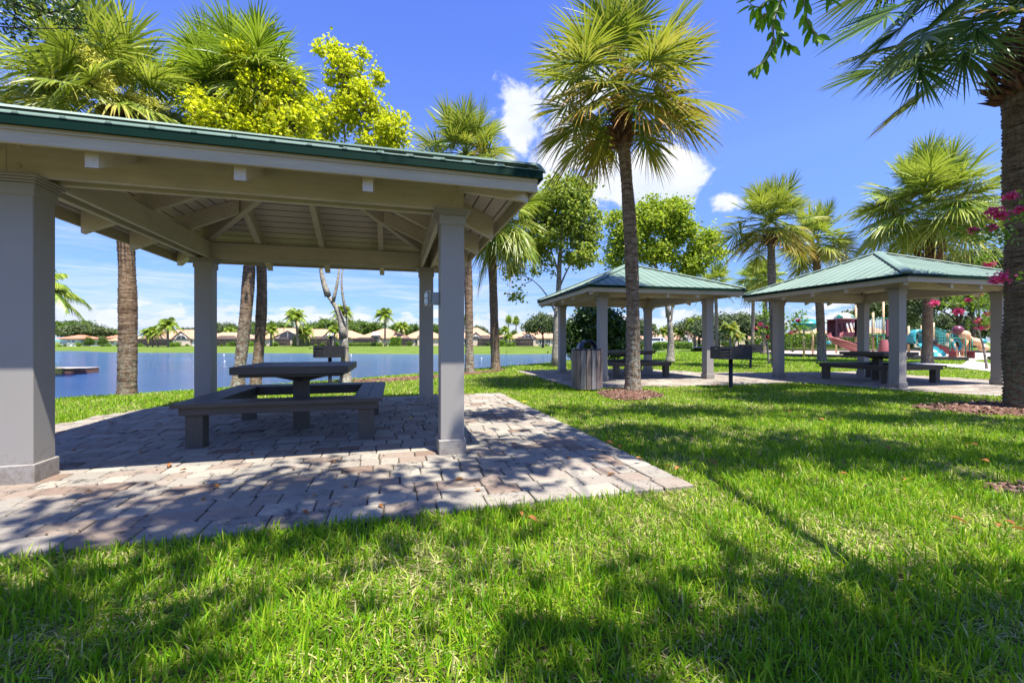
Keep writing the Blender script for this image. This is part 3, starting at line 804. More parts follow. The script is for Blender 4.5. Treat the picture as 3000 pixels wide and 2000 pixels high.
    for R in rot:
        Rn = np.array(R.to_3x3())
        b.add(np.array([(-e, -e, ZE + k * (EV - e) - .072), (e, -e, ZE + k * (EV - e) - .072), (0, 0, ZA - .072)]) @ Rn.T, [(0, 2, 1)])
        E2 = 2.204; z2 = ZE + .003 - k * (E2 - EV)
        c.add(np.array([(-E2, -E2, z2), (E2, -E2, z2), (0, 0, ZA + .003), (-E2, -E2, z2 - .006), (E2, -E2, z2 - .006), (0, 0, ZA - .002)]) @ Rn.T, [(0, 1, 2), (3, 5, 4), (0, 3, 4, 1)])
    b.build('ceiling', M['ceiling'], root); rf = c.build('roof', M['roof'], root)
    c = MB()
    for R in rot:
        Rn = np.array(R.to_3x3())
        for x in np.arange(-2.1, 2.11, .2333):
            y1 = -abs(x) - .03
            if y1 < -2.15: continue
            zt = lambda y: ZE + .012 + k * (EV + y); V = []
            for y in (-2.206, y1):
                V += [(x - .02, y, zt(y) - .010), (x - .009, y, zt(y) + .004), (x, y, zt(y) - .001), (x + .009, y, zt(y) + .004), (x + .02, y, zt(y) - .010)]
            c.add(np.array(V) @ Rn.T, [(j, j + 1, j + 6, j + 5) for j in range(4)] + [(4, 3, 2, 1, 0)])
    c.build('roof_rib', M['roof'], rf)
    for R in rot:
        Rn = np.array(R.to_3x3()); V = []
        for e2 in (2.185, 0.0):
            z = ZE + .012 + k * (EV - e2)
            for (d, h) in ((-.10, -.006), (-.09, .014), (-.02, .030), (.02, .030), (.09, .014), (.10, -.006)):
                V.append((-e2 + d * .7071, -e2 - d * .7071, z + h))
        MB().add(np.array(V) @ Rn.T, [(j, j + 1, j + 7, j + 6) for j in range(5)] + [(5, 4, 3, 2, 1, 0)]).build('hip_cap', M['roof'], rf)
    return root


# ------------------------------------------------------------------ picnic table with bench ring
def picnic_table():
    root = thing('picnic_table', 'x', 'picnic table'); w = M['dark_wood']; p = M['dark_wood_post']
    b = MB(); n = 8; a = .565
    for i in range(n):
        x = -a + i * 2 * a / n; b.box(x + .003, x + 2 * a / n - .003, -a + .04, a - .04, .703, .742, c=.003)
    for sy in (-1, 1):
        y = sy * (a - .019); b.box(-a, a, y - .019, y + .019, .664, .7415, c=.004)
    for sx in (-1, 1):
        x = sx * (a - .019); b.box(x - .019, x + .019, -a + .041, a - .041, .664, .7412, c=.004)
    b.build('tabletop', w, root)
    b = MB()
    for sy in (-1, 1): b.box(-a + .06, a - .06, sy * (a - .085) - .02, sy * (a - .085) + .02, .63, .70, c=.003)
    for sx in (-1, 1): b.box(sx * (a - .085) - .02, sx * (a - .085) + .02, -a + .107, a - .107, .63, .699, c=.003)
    b.build('apron', w, root)
    b = MB()
    for q in range(4):
        R = Matrix.Rotation(q * PI / 2, 4, 'Z'); Rn = np.array(R.to_3x3())
        V = [(-.02, -.085, .55), (.02, -.085, .55), (-.02, -.46, .64), (.02, -.46, .64), (-.02, -.46, .70), (.02, -.46, .70), (-.02, -.085, .70), (.02, -.085, .70)]
        b.add(np.array(V) @ Rn.T, [(0, 2, 3, 1), (2, 4, 5, 3), (4, 6, 7, 5), (0, 6, 4, 2), (1, 3, 5, 7), (0, 1, 7, 6)])
    b.build('brace', w, root)
    MB().box(-.083, .083, -.083, .083, -.02, .70, c=.004, M=Matrix.Rotation(.10, 4, 'Z')).build('post', p, root)
    # mitred seat planks, two per side
    B = .925
    for q in range(4):
        Rn = np.array(Matrix.Rotation(q * PI / 2, 4, 'Z').to_3x3()); b = MB()
        for (o, i) in ((B, B - .143), (B - .148, B - .29)):
            g = .0015; zt, zb = .432, .396
            V = [(-o + g, -o, zb), (o - g, -o, zb), (i - g, -i, zb), (-i + g, -i, zb), (-o + g, -o, zt), (o - g, -o, zt), (i - g, -i, zt), (-i + g, -i, zt)]
            b.add(np.array(V) @ Rn.T, [(3, 2, 1, 0), (4, 5, 6, 7), (0, 1, 5, 4), (1, 2, 6, 5), (2, 3, 7, 6), (3, 0, 4, 7)])
        b.build('seat_plank', w, root)
    b = MB()
    for sg in (-1, 1):
        b.box(-B + .05, B - .05, sg * (B - .07) - .02, sg * (B - .07) + .02, .318, .394, c=.003)
        b.box(sg * (B - .07) - .02, sg * (B - .07) + .02, -B + .092, B - .092, .318, .394, c=.003)
        b.box(-B + .24, B - .24, sg * (B - .26) - .02, sg * (B - .26) + .02, .318, .394, c=.003)
        b.box(sg * (B - .26) - .02, sg * (B - .26) + .02, -B + .282, B - .282, .318, .394, c=.003)
    b.build('seat_frame', w, root)
    for sx in (-1, 1):
        for sy in (-1, 1):
            x, y = sx * .765, sy * .765; MB().box(x - .072, x + .072, y - .072, y + .072, -.02, .317, c=.004, M=None).build('leg', p, root)
    return root


def build_pavilions():
    pv = pavilion(); tb = picnic_table()
    labs = ['large pavilion nearest the camera, seen from below its green roof edge, by the lake', 'pavilion behind the slatted litter bin and single palm, with dark bush beyond it',
            'pavilion at right in front of the playground, beside the thick palm trunk']
    tl = ['dark wooden square picnic table with bench ring under the nearest pavilion', 'picnic table with bench ring under the pavilion behind the litter bin', 'picnic table with bench ring under the right pavilion before the playground']
    for i, (x, y, t) in enumerate(PAV):
        o, q = (pv, tb) if i == 0 else (dup(pv, (x, y, 0), t), dup(tb, (x, y, 0), t))
        o.location = (x, y, 0); o.rotation_euler = (0, 0, t); o['label'] = labs[i]; o['group'] = 'green roofed picnic pavilions'
        q.location = (x, y, .0); q.rotation_euler = (0, 0, t); q['label'] = tl[i]; q['group'] = 'picnic tables with bench rings'
    # lamp on the left face of the near right column
    x, y = loc2w(0, SP - .105, -SP); r = thing('wall_light', 'small caged lamp with pale ribbed glass on the nearest pavilion column', 'lamp', (x, y, 1.39), PAV[0][2])
    MB().box(-.075, -.001, -.035, .035, -.055, .055, c=.004).build('mounting_box', M['steel_grey'], r)
    cg = MB(); cg.box(-.10, -.077, -.06, .06, -.075, .075, c=.006)
    for z in (-.05, 0, .05): cg.bar((-.135, -.06, z), (-.135, .06, z), .005, .005); cg.bar((-.101, -.057, z), (-.135, -.057, z), .005, .005)
    cg.build('lamp_rim', paint('weathered_brass', (.27, .25, .17), .5, .3, 20, .3), r)
    m, t, o = newmat('ribbed_glass'); v = coords(t); surf(t, o, (.55, .62, .60), .2, bump(t, noise(t, coords(t, (1, 1, 60)), 1.5, 1), .5, .01), .6)
    MB().box(-.130, -.101, -.05, .05, -.064, .064, c=.010).build('lens', m, r)


# ------------------------------------------------------------------ litter bin and grills
def build_bin():
    x, y = 1.675, 9.15; r = thing('litter_bin', 'round litter bin of weathered wooden slats with dark arched lid, on the grass edge', 'litter bin', (x, y, -.02))
    wd = paint('weathered_slats', (.185, .145, .125), .8, .3, 3, .9, grain=(30, 30, 2), dirt=.2); wd2 = paint('greyed_slats', (.23, .215, .20), .8, .25, 3, .9, grain=(30, 30, 2), dirt=.2)
    n = 18; R0 = .325
    for i in range(n):
        a = i * 2 * PI / n + .12; Mx = Matrix.Rotation(a, 4, 'Z'); Mx.translation = (0, 0, 0)
        MB().box(R0 - .028, R0, -.049, .049, .035, .845, M=Mx, c=.004).build('slat', wd if (i * 7) % 5 < 3 else wd2, r)
    MB().lathe([(.0, .05), (.293, .05), (.293, .84), (.27, .85), (0, .80)], 28).build('liner', M['black_iron'], r)
    MB().lathe([(.15, .845), (.30, .85), (.322, .858), (.322, .87), (.30, .876), (.15, .876)], 36).build('rim', M['black_plastic'], r)
    # arched hood: an extruded arch with an open front
    ld = MB(); k = 18; V = []
    for yy in (-.10, .10):
        for i in range(k + 1):
            a = PI * i / k
            V += [(math.cos(a) * .20, yy, .872 + math.sin(a) * .185), (math.cos(a) * .178, yy, .872 + math.sin(a) * .163)]
    F = []; m = 2 * (k + 1)
    for i in range(k):
        o = 2 * i; F += [(o, o + 2, o + 3, o + 1), (m + o, m + o + 1, m + o + 3, m + o + 2), (o, m + o, m + o + 2, o + 2), (o + 1, o + 3, m + o + 3, m + o + 1)]
    ld.add(np.array(V) @ np.array(Matrix.Rotation(.45, 3, 'Z')).T, F, 0, True); ld.build('lid_hood', M['black_plastic'], r)


def grill(label, x, y, rz, z=0, group='park charcoal grills'):
    r = thing('park_grill', label, 'grill', (x, y, z), rz, group); m = M['black_iron']
    MB().lathe([(.042, -.03), (.042, .62), (.0, .62)], 14).build('post', m, r)
    b = MB(); w, d, z0, z1 = .345, .23, .625, .90
    b.box(-w, w, -d, d, z0, z0 + .008); b.box(-w, w, d - .008, d, z0 + .009, z1)
    b.box(-.13, w - .009, -d, -d + .008, z0 + .009, z1); b.box(w - .008, w, -d, d - .009, z0 + .009, z1); b.box(-w, -w + .008, -d, d - .009, z0 + .009, z1)
    # slotted draught plate on the left of the front
    for i in range(4): b.box(-w + .009, -.131, -d, -d + .008, z0 + .009 + i * .071, z0 + .045 + i * .071)
    b.box(-.205, -.175, -d + .009, -d + .016, z0 + .009, z1)
    b.build('fire_box', m, r)
    g = MB()
    for i in range(14): g.bar((-w + .03 + i * .045, -d + .01, z1 - .045), (-w + .03 + i * .045, d - .01, z1 - .045), .008, .008)
    g.bar((-w + .01, -d + .012, z1 - .05), (w - .01, -d + .012, z1 - .05), .012, .012); g.bar((-w + .01, d - .016, z1 - .05), (w - .01, d - .016, z1 - .05), .012, .012)
    g.build('grate', m, r)
    h = MB()
    for sx in (-1, 1):
        h.tube([(sx * (w + .002), -d + .05, z1 - .05), (sx * (w + .05), -d + .05, z1 - .05)], .006, 6)
        h.tube([(sx * (w + .05), -d + .05, z1 - .05), (sx * (w + .10), -d + .05, z1 - .05)], .012, 8)
    h.build('handle', m, r)
    return r


def build_grills():
    grill('black charcoal grill box on a post, nearest one on the lawn between right pavilions', 4.9, 9.46, .0)
    grill('black charcoal grill standing further back behind the other grill on the lawn', 9.25, 16.4, .05)
    grill('black charcoal grill by the lake, seen above the nearest picnic table', -4.32, 10.4, .30)


# ------------------------------------------------------------------ palms
def fan_crown(b, C, rng, extra_fans=(), nf=34, Lp=1.0, Lb=1.0, nseg=34, emin=-55, emax=80, oldf=.25, sweep=None, wid=.028, petmi=0, droop=1.0):
    """fan fronds: a stalk, then leaflets radiating from its end, their tips hanging"""
    C = np.array(C, float)
    nseg = int(nseg * 1.3)
    for i in range(nf + len(extra_fans)):
        f = min(.5, 1) if i >= nf else (i + .5) / nf
        el = rad(emax + (emin - emax) * f ** .85 + rng.normal(0, 7)); az = i * 2.39996 + rng.normal(0, .25)
        if sweep is not None: az = sweep[0] + (rng.random() - .5) * sweep[1]
        lp = Lp * (.75 + .4 * rng.random()); lb = Lb * (.82 + .35 * rng.random())
        d0 = np.array([math.cos(az) * math.cos(el), math.sin(az) * math.cos(el), math.sin(el)])
        sag = .22 * lp * droop * (.4 + f)
        pts = [C + d0 * lp * s - np.array([0, 0, sag * s * s]) for s in (0, .35, .7, 1.0)]
        if i >= nf:
            E_, dd_, lb = extra_fans[i - nf]; E_ = C + np.array(E_); pts = [C + (E_ - C) * s + np.array([0, 0, .35 * math.sin(s * PI)]) for s in np.linspace(0, 1, 8)]
        b.tube(pts, np.linspace(.022, .011, len(pts)), 4, petmi, True, False)
        E = pts[-1]; dd = np.array(dd_, float) if i >= nf else pts[-1] - pts[-2]; dd /= np.linalg.norm(dd)
        side = np.cross(dd, [0, 0, 1.0]); side /= np.linalg.norm(side) + 1e-6; up = np.cross(side, dd)
        roll = rng.normal(0, .35); side, up = side * math.cos(roll) + up * math.sin(roll), up * math.cos(roll) - side * math.sin(roll)
        a = np.linspace(-2.25, 2.25, nseg) + rng.normal(0, .03, nseg)
        ln = lb * (1 - .30 * (np.abs(a) / 2.25) ** 2) * (1 + rng.normal(0, .06, nseg))
        costa = E + dd * (.22 * lb) * 0
        base = E[None] + dd[None] * (np.cos(a) * .10 * lb + .16 * lb * np.exp(-(a / .9) ** 2))[:, None]
        dirs = dd[None] * np.cos(a)[:, None] + side[None] * np.sin(a)[:, None] + up[None] * (.25 - .12 * np.abs(a))[:, None]
        dirs /= np.linalg.norm(dirs, axis=1, keepdims=True)
        w0 = wid * lb * 1.4; nseg0 = nseg
        S5 = np.array([0, .35, .62, .84, 1.0]); Wd = np.array([.55, 1.0, .80, .40, .02])
        dr = droop * (.06 + .42 * f) * (0.5 + .9 * rng.random(nseg))
        perp = np.cross(dirs, up[None]); perp /= np.linalg.norm(perp, axis=1, keepdims=True) + 1e-6
        tw = rng.normal(0, .5, nseg); perp = perp * np.cos(tw)[:, None] + up[None] * np.sin(tw)[:, None]
        V = np.empty((nseg, 5, 2, 3))
        for q, s_ in enumerate(S5):
            ctr = base + dirs * (ln * s_)[:, None]; ctr[:, 2] -= dr * ln * s_ ** 2.6
            V[:, q, 0] = ctr - perp * (w0 * Wd[q] / 2); V[:, q, 1] = ctr + perp * (w0 * Wd[q] / 2)
        o = np.arange(nseg)[:, None] * 10
        F = np.concatenate([o + [2 * q, 2 * q + 1, 2 * q + 3, 2 * q + 2] for q in range(4)])
        od = max(0, (f - (1 - oldf)) / max(oldf, .01)) ** .7 if oldf > 0 else 0
        od = min(1.2, od * (.6 + rng.random() * .8) + (.22 if rng.random() < .25 else 0))
        b.add(V.reshape(-1, 3), F, 0, True, np.tile(np.repeat(S5, 2), nseg), np.full(nseg * 10, od))


def palm_trunk(b, base, top, r0, r1, rng, flare=1.25, bend=(0, 0), n=22, dz=.035):
    base = np.array(base, float); top = np.array(top, float); H = top[2] - base[2]; k = int(H / dz)
    s = np.linspace(0, 1, k); P = base[None] + (top - base)[None] * s[:, None]
    P[:, 0] += np.sin(s * PI) * bend[0]; P[:, 1] += np.sin(s * PI) * bend[1]
    P[0, 2] -= .1
    r = r0 + (r1 - r0) * s; r *= 1 + (flare - 1) * np.exp(-s * H / .22)
    r *= 1 + .035 * np.sin(s * H * 2.3 + rng.random() * 6) + .03 * np.sin(s * H * 5.1 + rng.random() * 6)
    r *= 1 + .035 * ((np.arange(k) % 2) * 2 - 1) * (.4 + rng.random(k))
    b.tube(P, r, n, 0, True, True, wob=.07, rng=rng)


def boots(b, C, rng, n=90, h=.6, r=.2, L_=.22, mi=0):
    C = np.array(C)
    for i in range(n):
        f = i / n; az = i * 2.39996; z = f * h; el = rad(15 + 50 * f); rr = r * (.8 + .3 * math.sin(f * PI))
        p = C + np.array([math.cos(az) * rr, math.sin(az) * rr, z]); ln = L_ * (.5 + .8 * rng.random())
        d = np.array([math.cos(az) * math.cos(el), math.sin(az) * math.cos(el), math.sin(el)]); sd = np.array([-math.sin(az), math.cos(az), 0]); w = .03 + .03 * rng.random()
        V = [p - sd * w - d * .05, p + sd * w - d * .05, p + d * ln * .6 + sd * w * .8, p + d * ln + sd * w * (rng.random() - .3), p + d * ln * .6 - sd * w * .8,
             p - d * .05 + np.array([0, 0, -.05]), p + d * ln * .5 + np.array([0, 0, -.05])]
        b.add(V, [(0, 1, 2, 3, 4), (0, 5, 6, 4), (1, 5, 6, 2), (4, 6, 3), (2, 6, 3)], mi)


def cabbage_palm(label, base, top, r0, r1, crown=None, tm='trunk_grey', lm='palmleaf', seed=0, bend=(0, 0), boot=None, bm='boot', extra=None, name='cabbage_palm', group='cabbage palms', dz=.035, flare=1.22, **kw):
    rng = np.random.default_rng(seed); x, y = base[0], base[1]; zb = gz(x, y) if len(base) < 3 else base[2]
    r = thing(name, label, 'palm tree', (x, y, zb), 0, group)
    tp = (top[0] - x, top[1] - y, top[2] - zb)
    b = MB(); palm_trunk(b, (0, 0, 0), tp, r0, r1, rng, bend=bend, dz=dz, flare=flare); b.build('trunk', M[tm], r)
    if boot:
        b = MB(); boots(b, (tp[0], tp[1], tp[2] - boot[0] * .75), rng, boot[2], boot[0], boot[1]); b.build('leaf_bases', M[bm], r)
    b = MB(); cr = crown or (0, 0, .25); C = (tp[0] + cr[0], tp[1] + cr[1], tp[2] + cr[2]); fan_crown(b, C, rng, **kw); b.build('crown', M[lm], r)
    if extra: extra(r, Vector(C), rng)
    return r


def seedheads(r, C, rng, n=10, L_=.9, spots=None):
    b = MB()
    for i in range(n):
        az = rng.random() * 2 * PI if spots is None else spots[i % len(spots)] + rng.normal(0, .3)
        el = rad(rng.uniform(0, 60)); d = np.array([math.cos(az) * math.cos(el), math.sin(az) * math.cos(el), math.sin(el)])
        ln = L_ * (.7 + .6 * rng.random()); P = [np.array(C) + d * ln * s - np.array([0, 0, .35 * ln * s * s]) for s in np.linspace(0, 1, 8)]
        b.tube(P, .008, 4, 0, True, False)
        m = 320; s = .3 + .7 * rng.random(m); idx = np.clip((s * 7).astype(int), 0, 6); A = np.array(P)
        ctr = A[idx] + (A[idx + 1] - A[idx]) * (s * 7 - idx)[:, None] + rng.normal(0, .07, (m, 3)) * (s[:, None] * .8 + .4)
        dd = rng.normal(0, 1, (m, 3)); dd[:, 2] -= .6; dd /= np.linalg.norm(dd, axis=1, keepdims=True); sd = np.cross(dd, rng.normal(0, 1, (m, 3))); sd /= np.linalg.norm(sd, axis=1, keepdims=True)
        q = .08; w = .006
        V = np.stack([ctr - sd * w, ctr + sd * w, ctr + dd * q + sd * w, ctr + dd * q - sd * w], 1).reshape(-1, 3); b.add(V, np.arange(m * 4).reshape(-1, 4))
    b.build('flower_stalks', M['seedhead'], r)


def ferns(r, C, rng, n=14, L_=.5):
    for i in range(n):
        b = MB(); az = i * 2.4; p0 = np.array(C) + np.array([math.cos(az) * .14, math.sin(az) * .14, -.75 + .5 * rng.random()]); R = []
        for s in np.linspace(0, 1, 17): R.append(p0 + np.array([math.cos(az), math.sin(az), .25 - .9 * s]) * s * L_)
        b.tube(R, .004, 4)
        for s, c in zip(np.linspace(0, 1, 17)[1:], R[1:]):
            for sg in (-1, 1):
                sd = np.array([-math.sin(az), math.cos(az), -.2]) * sg; l2 = .13 * (1.1 - s); f = np.array([math.cos(az), math.sin(az), 0]) * .012
                b.add([c - f, c + sd * l2 * .5 - f * 1.6, c + sd * l2, c + sd * l2 * .5 + f * 1.6, c + f], [(0, 1, 2, 3, 4)])
        b.build('fern_frond', M['fern'], r)


def feather_palm(label, x, y, z, H, L_=2.2, seed=0, name='coconut_palm', lm='palmleaf', nf=20, lean=(0, 0), tr=.12, group='coconut palms', nl=30, hidden=False):
    rng = np.random.default_rng(seed); r = thing(name, label, 'palm tree', (x, y, z), 0, group); k = 14; s = np.linspace(0, 1, k)
    P = np.stack([lean[0] * s ** 1.6, lean[1] * s ** 1.6, s * H], 1); b = MB(); b.tube(P, tr * (1.25 - .55 * s), 8); b.build('trunk', M['trunk_grey'], r)
    b = MB(); C = P[-1]
    for i in range(nf):
        f = (i + .5) / nf; az = i * 2.4 + rng.normal(0, .15); el = rad(72 - 105 * f); ln = L_ * (.85 + .3 * rng.random()); m = nl
        t = np.linspace(0.05, 1, m); h = np.array([math.cos(az), math.sin(az), 0]); R = C[None] + h[None] * (ln * t * math.cos(el) * (1 - .15 * t))[:, None]; R[:, 2] += ln * (math.sin(el) * t - (.55 + .2 * f) * t ** 2.2 * .8)
        b.tube(R[::4], .02 * L_ / 2.2, 3, 0, True, False)
        tg = np.gradient(R, axis=0); tg /= np.linalg.norm(tg, axis=1, keepdims=True); sd = np.array([-math.sin(az), math.cos(az), 0])
        for sg in (-1, 1):
            l2 = ln * .30 * np.sin(np.clip(t * 1.02 + .12, 0, 1) * PI * .93 + .1) + .05 * ln
            d = sd[None] * sg * .75 + tg * .55 + np.array([0, 0, -.55])[None] * (.6 + .6 * rng.random((m, 1))); d /= np.linalg.norm(d, axis=1, keepdims=True)
            w = ln * .018; mid = R + d * l2[:, None] * .5 + np.array([0, 0, .03 * ln]); tip = R + d * l2[:, None]; tip[:, 2] -= .04 * ln
            V = np.stack([R - tg * w, R + tg * w, mid + tg * w, tip, mid - tg * w], 1).reshape(-1, 3); b.add(V, np.arange(m * 5).reshape(-1, 5), 0, True, np.tile([0, 0, .5, 1, .5], m), np.full(m * 5, .8 if f > .85 else .12))
    b.build('crown', M[lm], r); return r


# ------------------------------------------------------------------ leafy trees
def leaves(b, P, size, rng, mi=0, droop=.35, wide=.34, flat=.5):
    n = len(P); d = rng.normal(0, 1, (n, 3)); d[:, 2] = d[:, 2] * .6 - droop; d /= np.linalg.norm(d, axis=1, keepdims=True)
    u = rng.normal(0, 1, (n, 3)); u[:, 2] += flat; s_ = np.cross(d, u); s_ /= np.linalg.norm(s_, axis=1, keepdims=True) + 1e-9; nm = np.cross(s_, d)
    Ls = (size * (.6 + .75 * rng.random(n)))[:, None]
    V = np.stack([P, P + d * Ls * .45 + s_ * Ls * wide + nm * Ls * .08, P + d * Ls, P + d * Ls * .45 - s_ * Ls * wide + nm * Ls * .08], 1).reshape(-1, 3)
    o = np.arange(n)[:, None] * 4; b.add(V, np.concatenate([o + [0, 2, 1], o + [0, 3, 2]]), mi)


def blob_points(rng, blobs, ncl, per, spread, hollow=.55):
    out = []; cl = []
    vol = np.array([bb[3] * bb[4] * bb[5] for bb in blobs]) ** .7; pr = vol / vol.sum()
    for _ in range(ncl):
        bb = blobs[rng.choice(len(blobs), p=pr)]; v = rng.normal(0, 1, 3); v /= np.linalg.norm(v); r = hollow + (1 - hollow) * rng.random() ** .6
        if rng.random() < .14: r *= 1.17
        c = np.array(bb[:3]) + v * r * np.array(bb[3:6]); cl.append((c, np.array(bb[:3])))
        sp = spread * (.5 + .9 * rng.random()); k = int(per * (.5 + rng.random()))
        out.append(c + rng.normal(0, 1, (k, 3)) * np.array([sp, sp, sp * .75]))
    return np.concatenate(out), cl


def limb(b, p, q, r0, r1, rng, n=6, k=7, sag=.1):
    p = np.array(p, float); q = np.array(q, float); s = np.linspace(0, 1, k); P = p + (q - p) * s[:, None]; ln = np.linalg.norm(q - p)
    w = rng.normal(0, 1, 3) * ln * .05; P += np.sin(s * PI)[:, None] * w; P[:, 2] += np.sin(s * PI) * ln * sag
    b.tube(P, r0 + (r1 - r0) * s ** .8, n)


def leafy_tree(label, base, trunk, blobs, leaf='oak', bark='bark', size=.1, ncl=120, per=50, spread=.3, seed=0, name='shade_tree', cat='tree', group=None, zb=None, twigs=True, r0=.15, limbs=None, hollow=.5, lr=.5, **kw):
    """base xy; trunk: list of world points; blobs: world (x,y,z,rx,ry,rz)"""
    rng = np.random.default_rng(seed); x, y = base; z = gz(x, y) if zb is None else zb; O = np.array([x, y, z]); r = thing(name, label, cat, (x, y, z), 0, group)
    T = [np.array(p, float) - O for p in trunk]; T[0] = T[0] - np.array([0, 0, .1]); b = MB(); m = 12; s = np.linspace(0, 1, m)
    A = np.array(T); idx = np.linspace(0, len(A) - 1, m); P = np.array([A[int(i)] + (A[min(int(i) + 1, len(A) - 1)] - A[int(i)]) * (i - int(i)) for i in idx])
    b.tube(P, r0 * (1.0 - .45 * s) * (1 + .5 * np.exp(-s * 9)), 12, wob=.08, rng=rng)
    BB = [tuple(np.array(bb[:3]) - O) + tuple(bb[3:6]) for bb in blobs]; pts, cl = blob_points(rng, BB, ncl, per, spread, hollow)
    lm = limbs or [(T[-1], bb[:3], r0 * lr) for bb in BB]
    if limbs: lm = [(np.array(p) - O, np.array(q) - O, rr) for p, q, rr in limbs]
    for (p, q, rr) in lm: limb(b, p, q, rr, rr * .35, rng)
    if twigs:
        for (c, bc) in cl: limb(b, bc + (c - bc) * .15, c, r0 * .12, r0 * .03, rng, 4, 4, .03)
    b.build('trunk', M[bark], r); b = MB(); leaves(b, pts, size, rng, **kw); b.build('crown', M[leaf], r); return r


# ------------------------------------------------------------------ palms placed where they stand
def build_palms():
    g = lambda u, v: G(u, v)
    cabbage_palm('tall palm with orange tipped fronds rising from the mulch ring beside the litter bin', (2.61, 9.0), (2.36, 9.0, 5.75), .148, .118, (0, 0, .60), 'trunk_lichen', 'palmleaf_old', 3,
                 (.09, 0), (.85, .15, 70), nf=54, Lp=1.12, Lb=.90, nseg=36, emin=-50, emax=88, oldf=.65, wid=.030, droop=.75, extra=ferns, dz=.028)
    cabbage_palm('thick dark palm trunk at the right edge with fronds hanging in from above', (7.80, 6.55), (7.74, 6.55, 5.35), .30, .255, (0, 0, .75), 'trunk_near', 'palmleaf', 4, (.03, 0), (.9, .30, 150),
                 nf=44, Lp=1.35, Lb=1.05, nseg=46, emin=-28, emax=85, oldf=.1, wid=.030, n=30) if False else None
    CP = Vector((7.86, 6.55, 6.1)); ef = []
    for (u, v, y, d, l_) in ((2621, 24, 6.2, (-.8, -.1, -.75), .95), (2713, 89, 6.0, (-.55, -.2, -.9), .95), (2690, 175, 6.3, (-.1, -.2, -1), .72), (2826, 123, 6.2, (-.15, -.1, -1), .82), (2790, 70, 6.7, (-.5, .1, -.9), .9), (2600, -60, 6.7, (-1, 0, -.4), .95), (2720, -20, 7.0, (-.6, .3, -.8), .9), (2850, 60, 5.8, (.0, -.3, -1), .7), (2660, 60, 6.9, (-.7, .2, -.7), .85)):
        ef.append((tuple(at(u, v, y) - CP), d, l_))
    r = cabbage_palm('thick dark palm trunk at the right edge with fronds hanging in from above', (7.93, 6.55), (7.86, 6.55, 5.45), .265, .235, (0, 0, .65), 'trunk_near', 'palmleaf_dark', 4, (.03, 0), (.95, .28, 190),
                     nf=34, Lp=1.5, Lb=.86, nseg=40, emin=-12, emax=85, oldf=.1, wid=.028, dz=.028, droop=.4, flare=1.05, extra_fans=ef)
    cabbage_palm('palm at far left with yellow flower stalks spilling over the nearest pavilion roof', (-7.4, 8.33), (-7.72, 8.4, 5.5), .148, .13, (-.45, .2, .55), 'trunk_brown', 'palmleaf_pale', 5, (.12, 0), (.5, .17, 50),
                 nf=48, Lp=.95, Lb=.90, nseg=34, emin=-38, emax=88, oldf=.3, wid=.034, extra=lambda r, C, rng: seedheads(r, C - Vector((0, 0, .2)), rng, 20, 1.3, [PI * 1.15, -.3, -1.5, -.8, -2.3]), dz=.028)
    cabbage_palm('leaning palm left of the lake grill, light bark, its crown above the nearest roof', (-6.12, 9.70), (-5.98, 9.85, 6.5), .125, .12, (.1, 0, .5), 'trunk_lichen', 'palmleaf', 6, (.18, 0), None,
                 nf=42, Lp=.75, Lb=.86, nseg=38, emin=-30, emax=88, oldf=.15, wid=.030)
    cabbage_palm('dark trunked palm standing right behind the leaning light palm', (-5.98, 10.15), (-6.75, 10.4, 6.7), .115, .105, (-.1, 0, .55), 'trunk_brown', 'palmleaf', 7, (.42, 0), None,
                 nf=38, Lp=.7, Lb=.86, nseg=38, emin=-20, emax=88, oldf=.1, wid=.028)
    cabbage_palm('palm with white lichen on its lower trunk just right of the near pavilion column', (-1.27, 14.1), (-1.42, 14.2, 6.75), .138, .125, (0, 0, .45), 'trunk_lichen', 'palmleaf_old', 8, (.02, 0), (.6, .17, 50),
                 nf=48, Lp=.95, Lb=.86, droop=.8, nseg=32, emin=-42, emax=88, oldf=.4, wid=.032)
    cabbage_palm('brown trunked palm between the lichen palm and the tall pale tree, with shaggy drooping fronds', (-.47, 15.9), (-.62, 15.9, 5.0), .165, .145, (.25, 0, .75), 'trunk_brown', 'palmleaf_pale', 9, (0, 0), (.7, .17, 60),
                 nf=46, Lp=.85, Lb=.95, nseg=34, emin=-62, emax=75, oldf=.2, wid=.034, droop=1.5)
    cabbage_palm('palm with yellowing lower fronds directly left of the right pavilion roof', (10.62, 17.0), (10.4, 17.0, 5.25), .145, .135, (0, 0, .55), 'trunk_grey', 'palmleaf_old', 10, (-.05, 0), (.55, .18, 50),
                 nf=54, Lp=1.0, Lb=.82, droop=.7, nseg=30, emin=-48, emax=88, oldf=.45, wid=.034)
    b2 = G(2408, 1057); cabbage_palm('palm rising behind the middle of the right pavilion left slope', tuple(b2[:2]), (b2[0] - .35, b2[1], 5.9), .2, .175, (0, 0, .55), 'trunk_lichen', 'palmleaf_pale', 11, (.05, 0), (.6, .2, 50),
                 nf=50, Lp=1.1, Lb=.9, droop=.8, nseg=30, emin=-48, emax=85, oldf=.35, wid=.036, bm='boot_tan')
    b3 = G(2717, 1064); cabbage_palm('palm with a big shaggy brown skirt of leaf bases above the right pavilion roof', tuple(b3[:2]), (b3[0] + .1, b3[1], 6.1), .20, .175, (.05, 0, 1.45), 'trunk_brown', 'palmleaf_pale', 12, (-.03, 0), (1.75, .40, 330),
                 nf=78, Lp=1.65, Lb=1.35, droop=1.05, nseg=38, emin=-42, emax=88, oldf=.1, wid=.030, bm='boot')
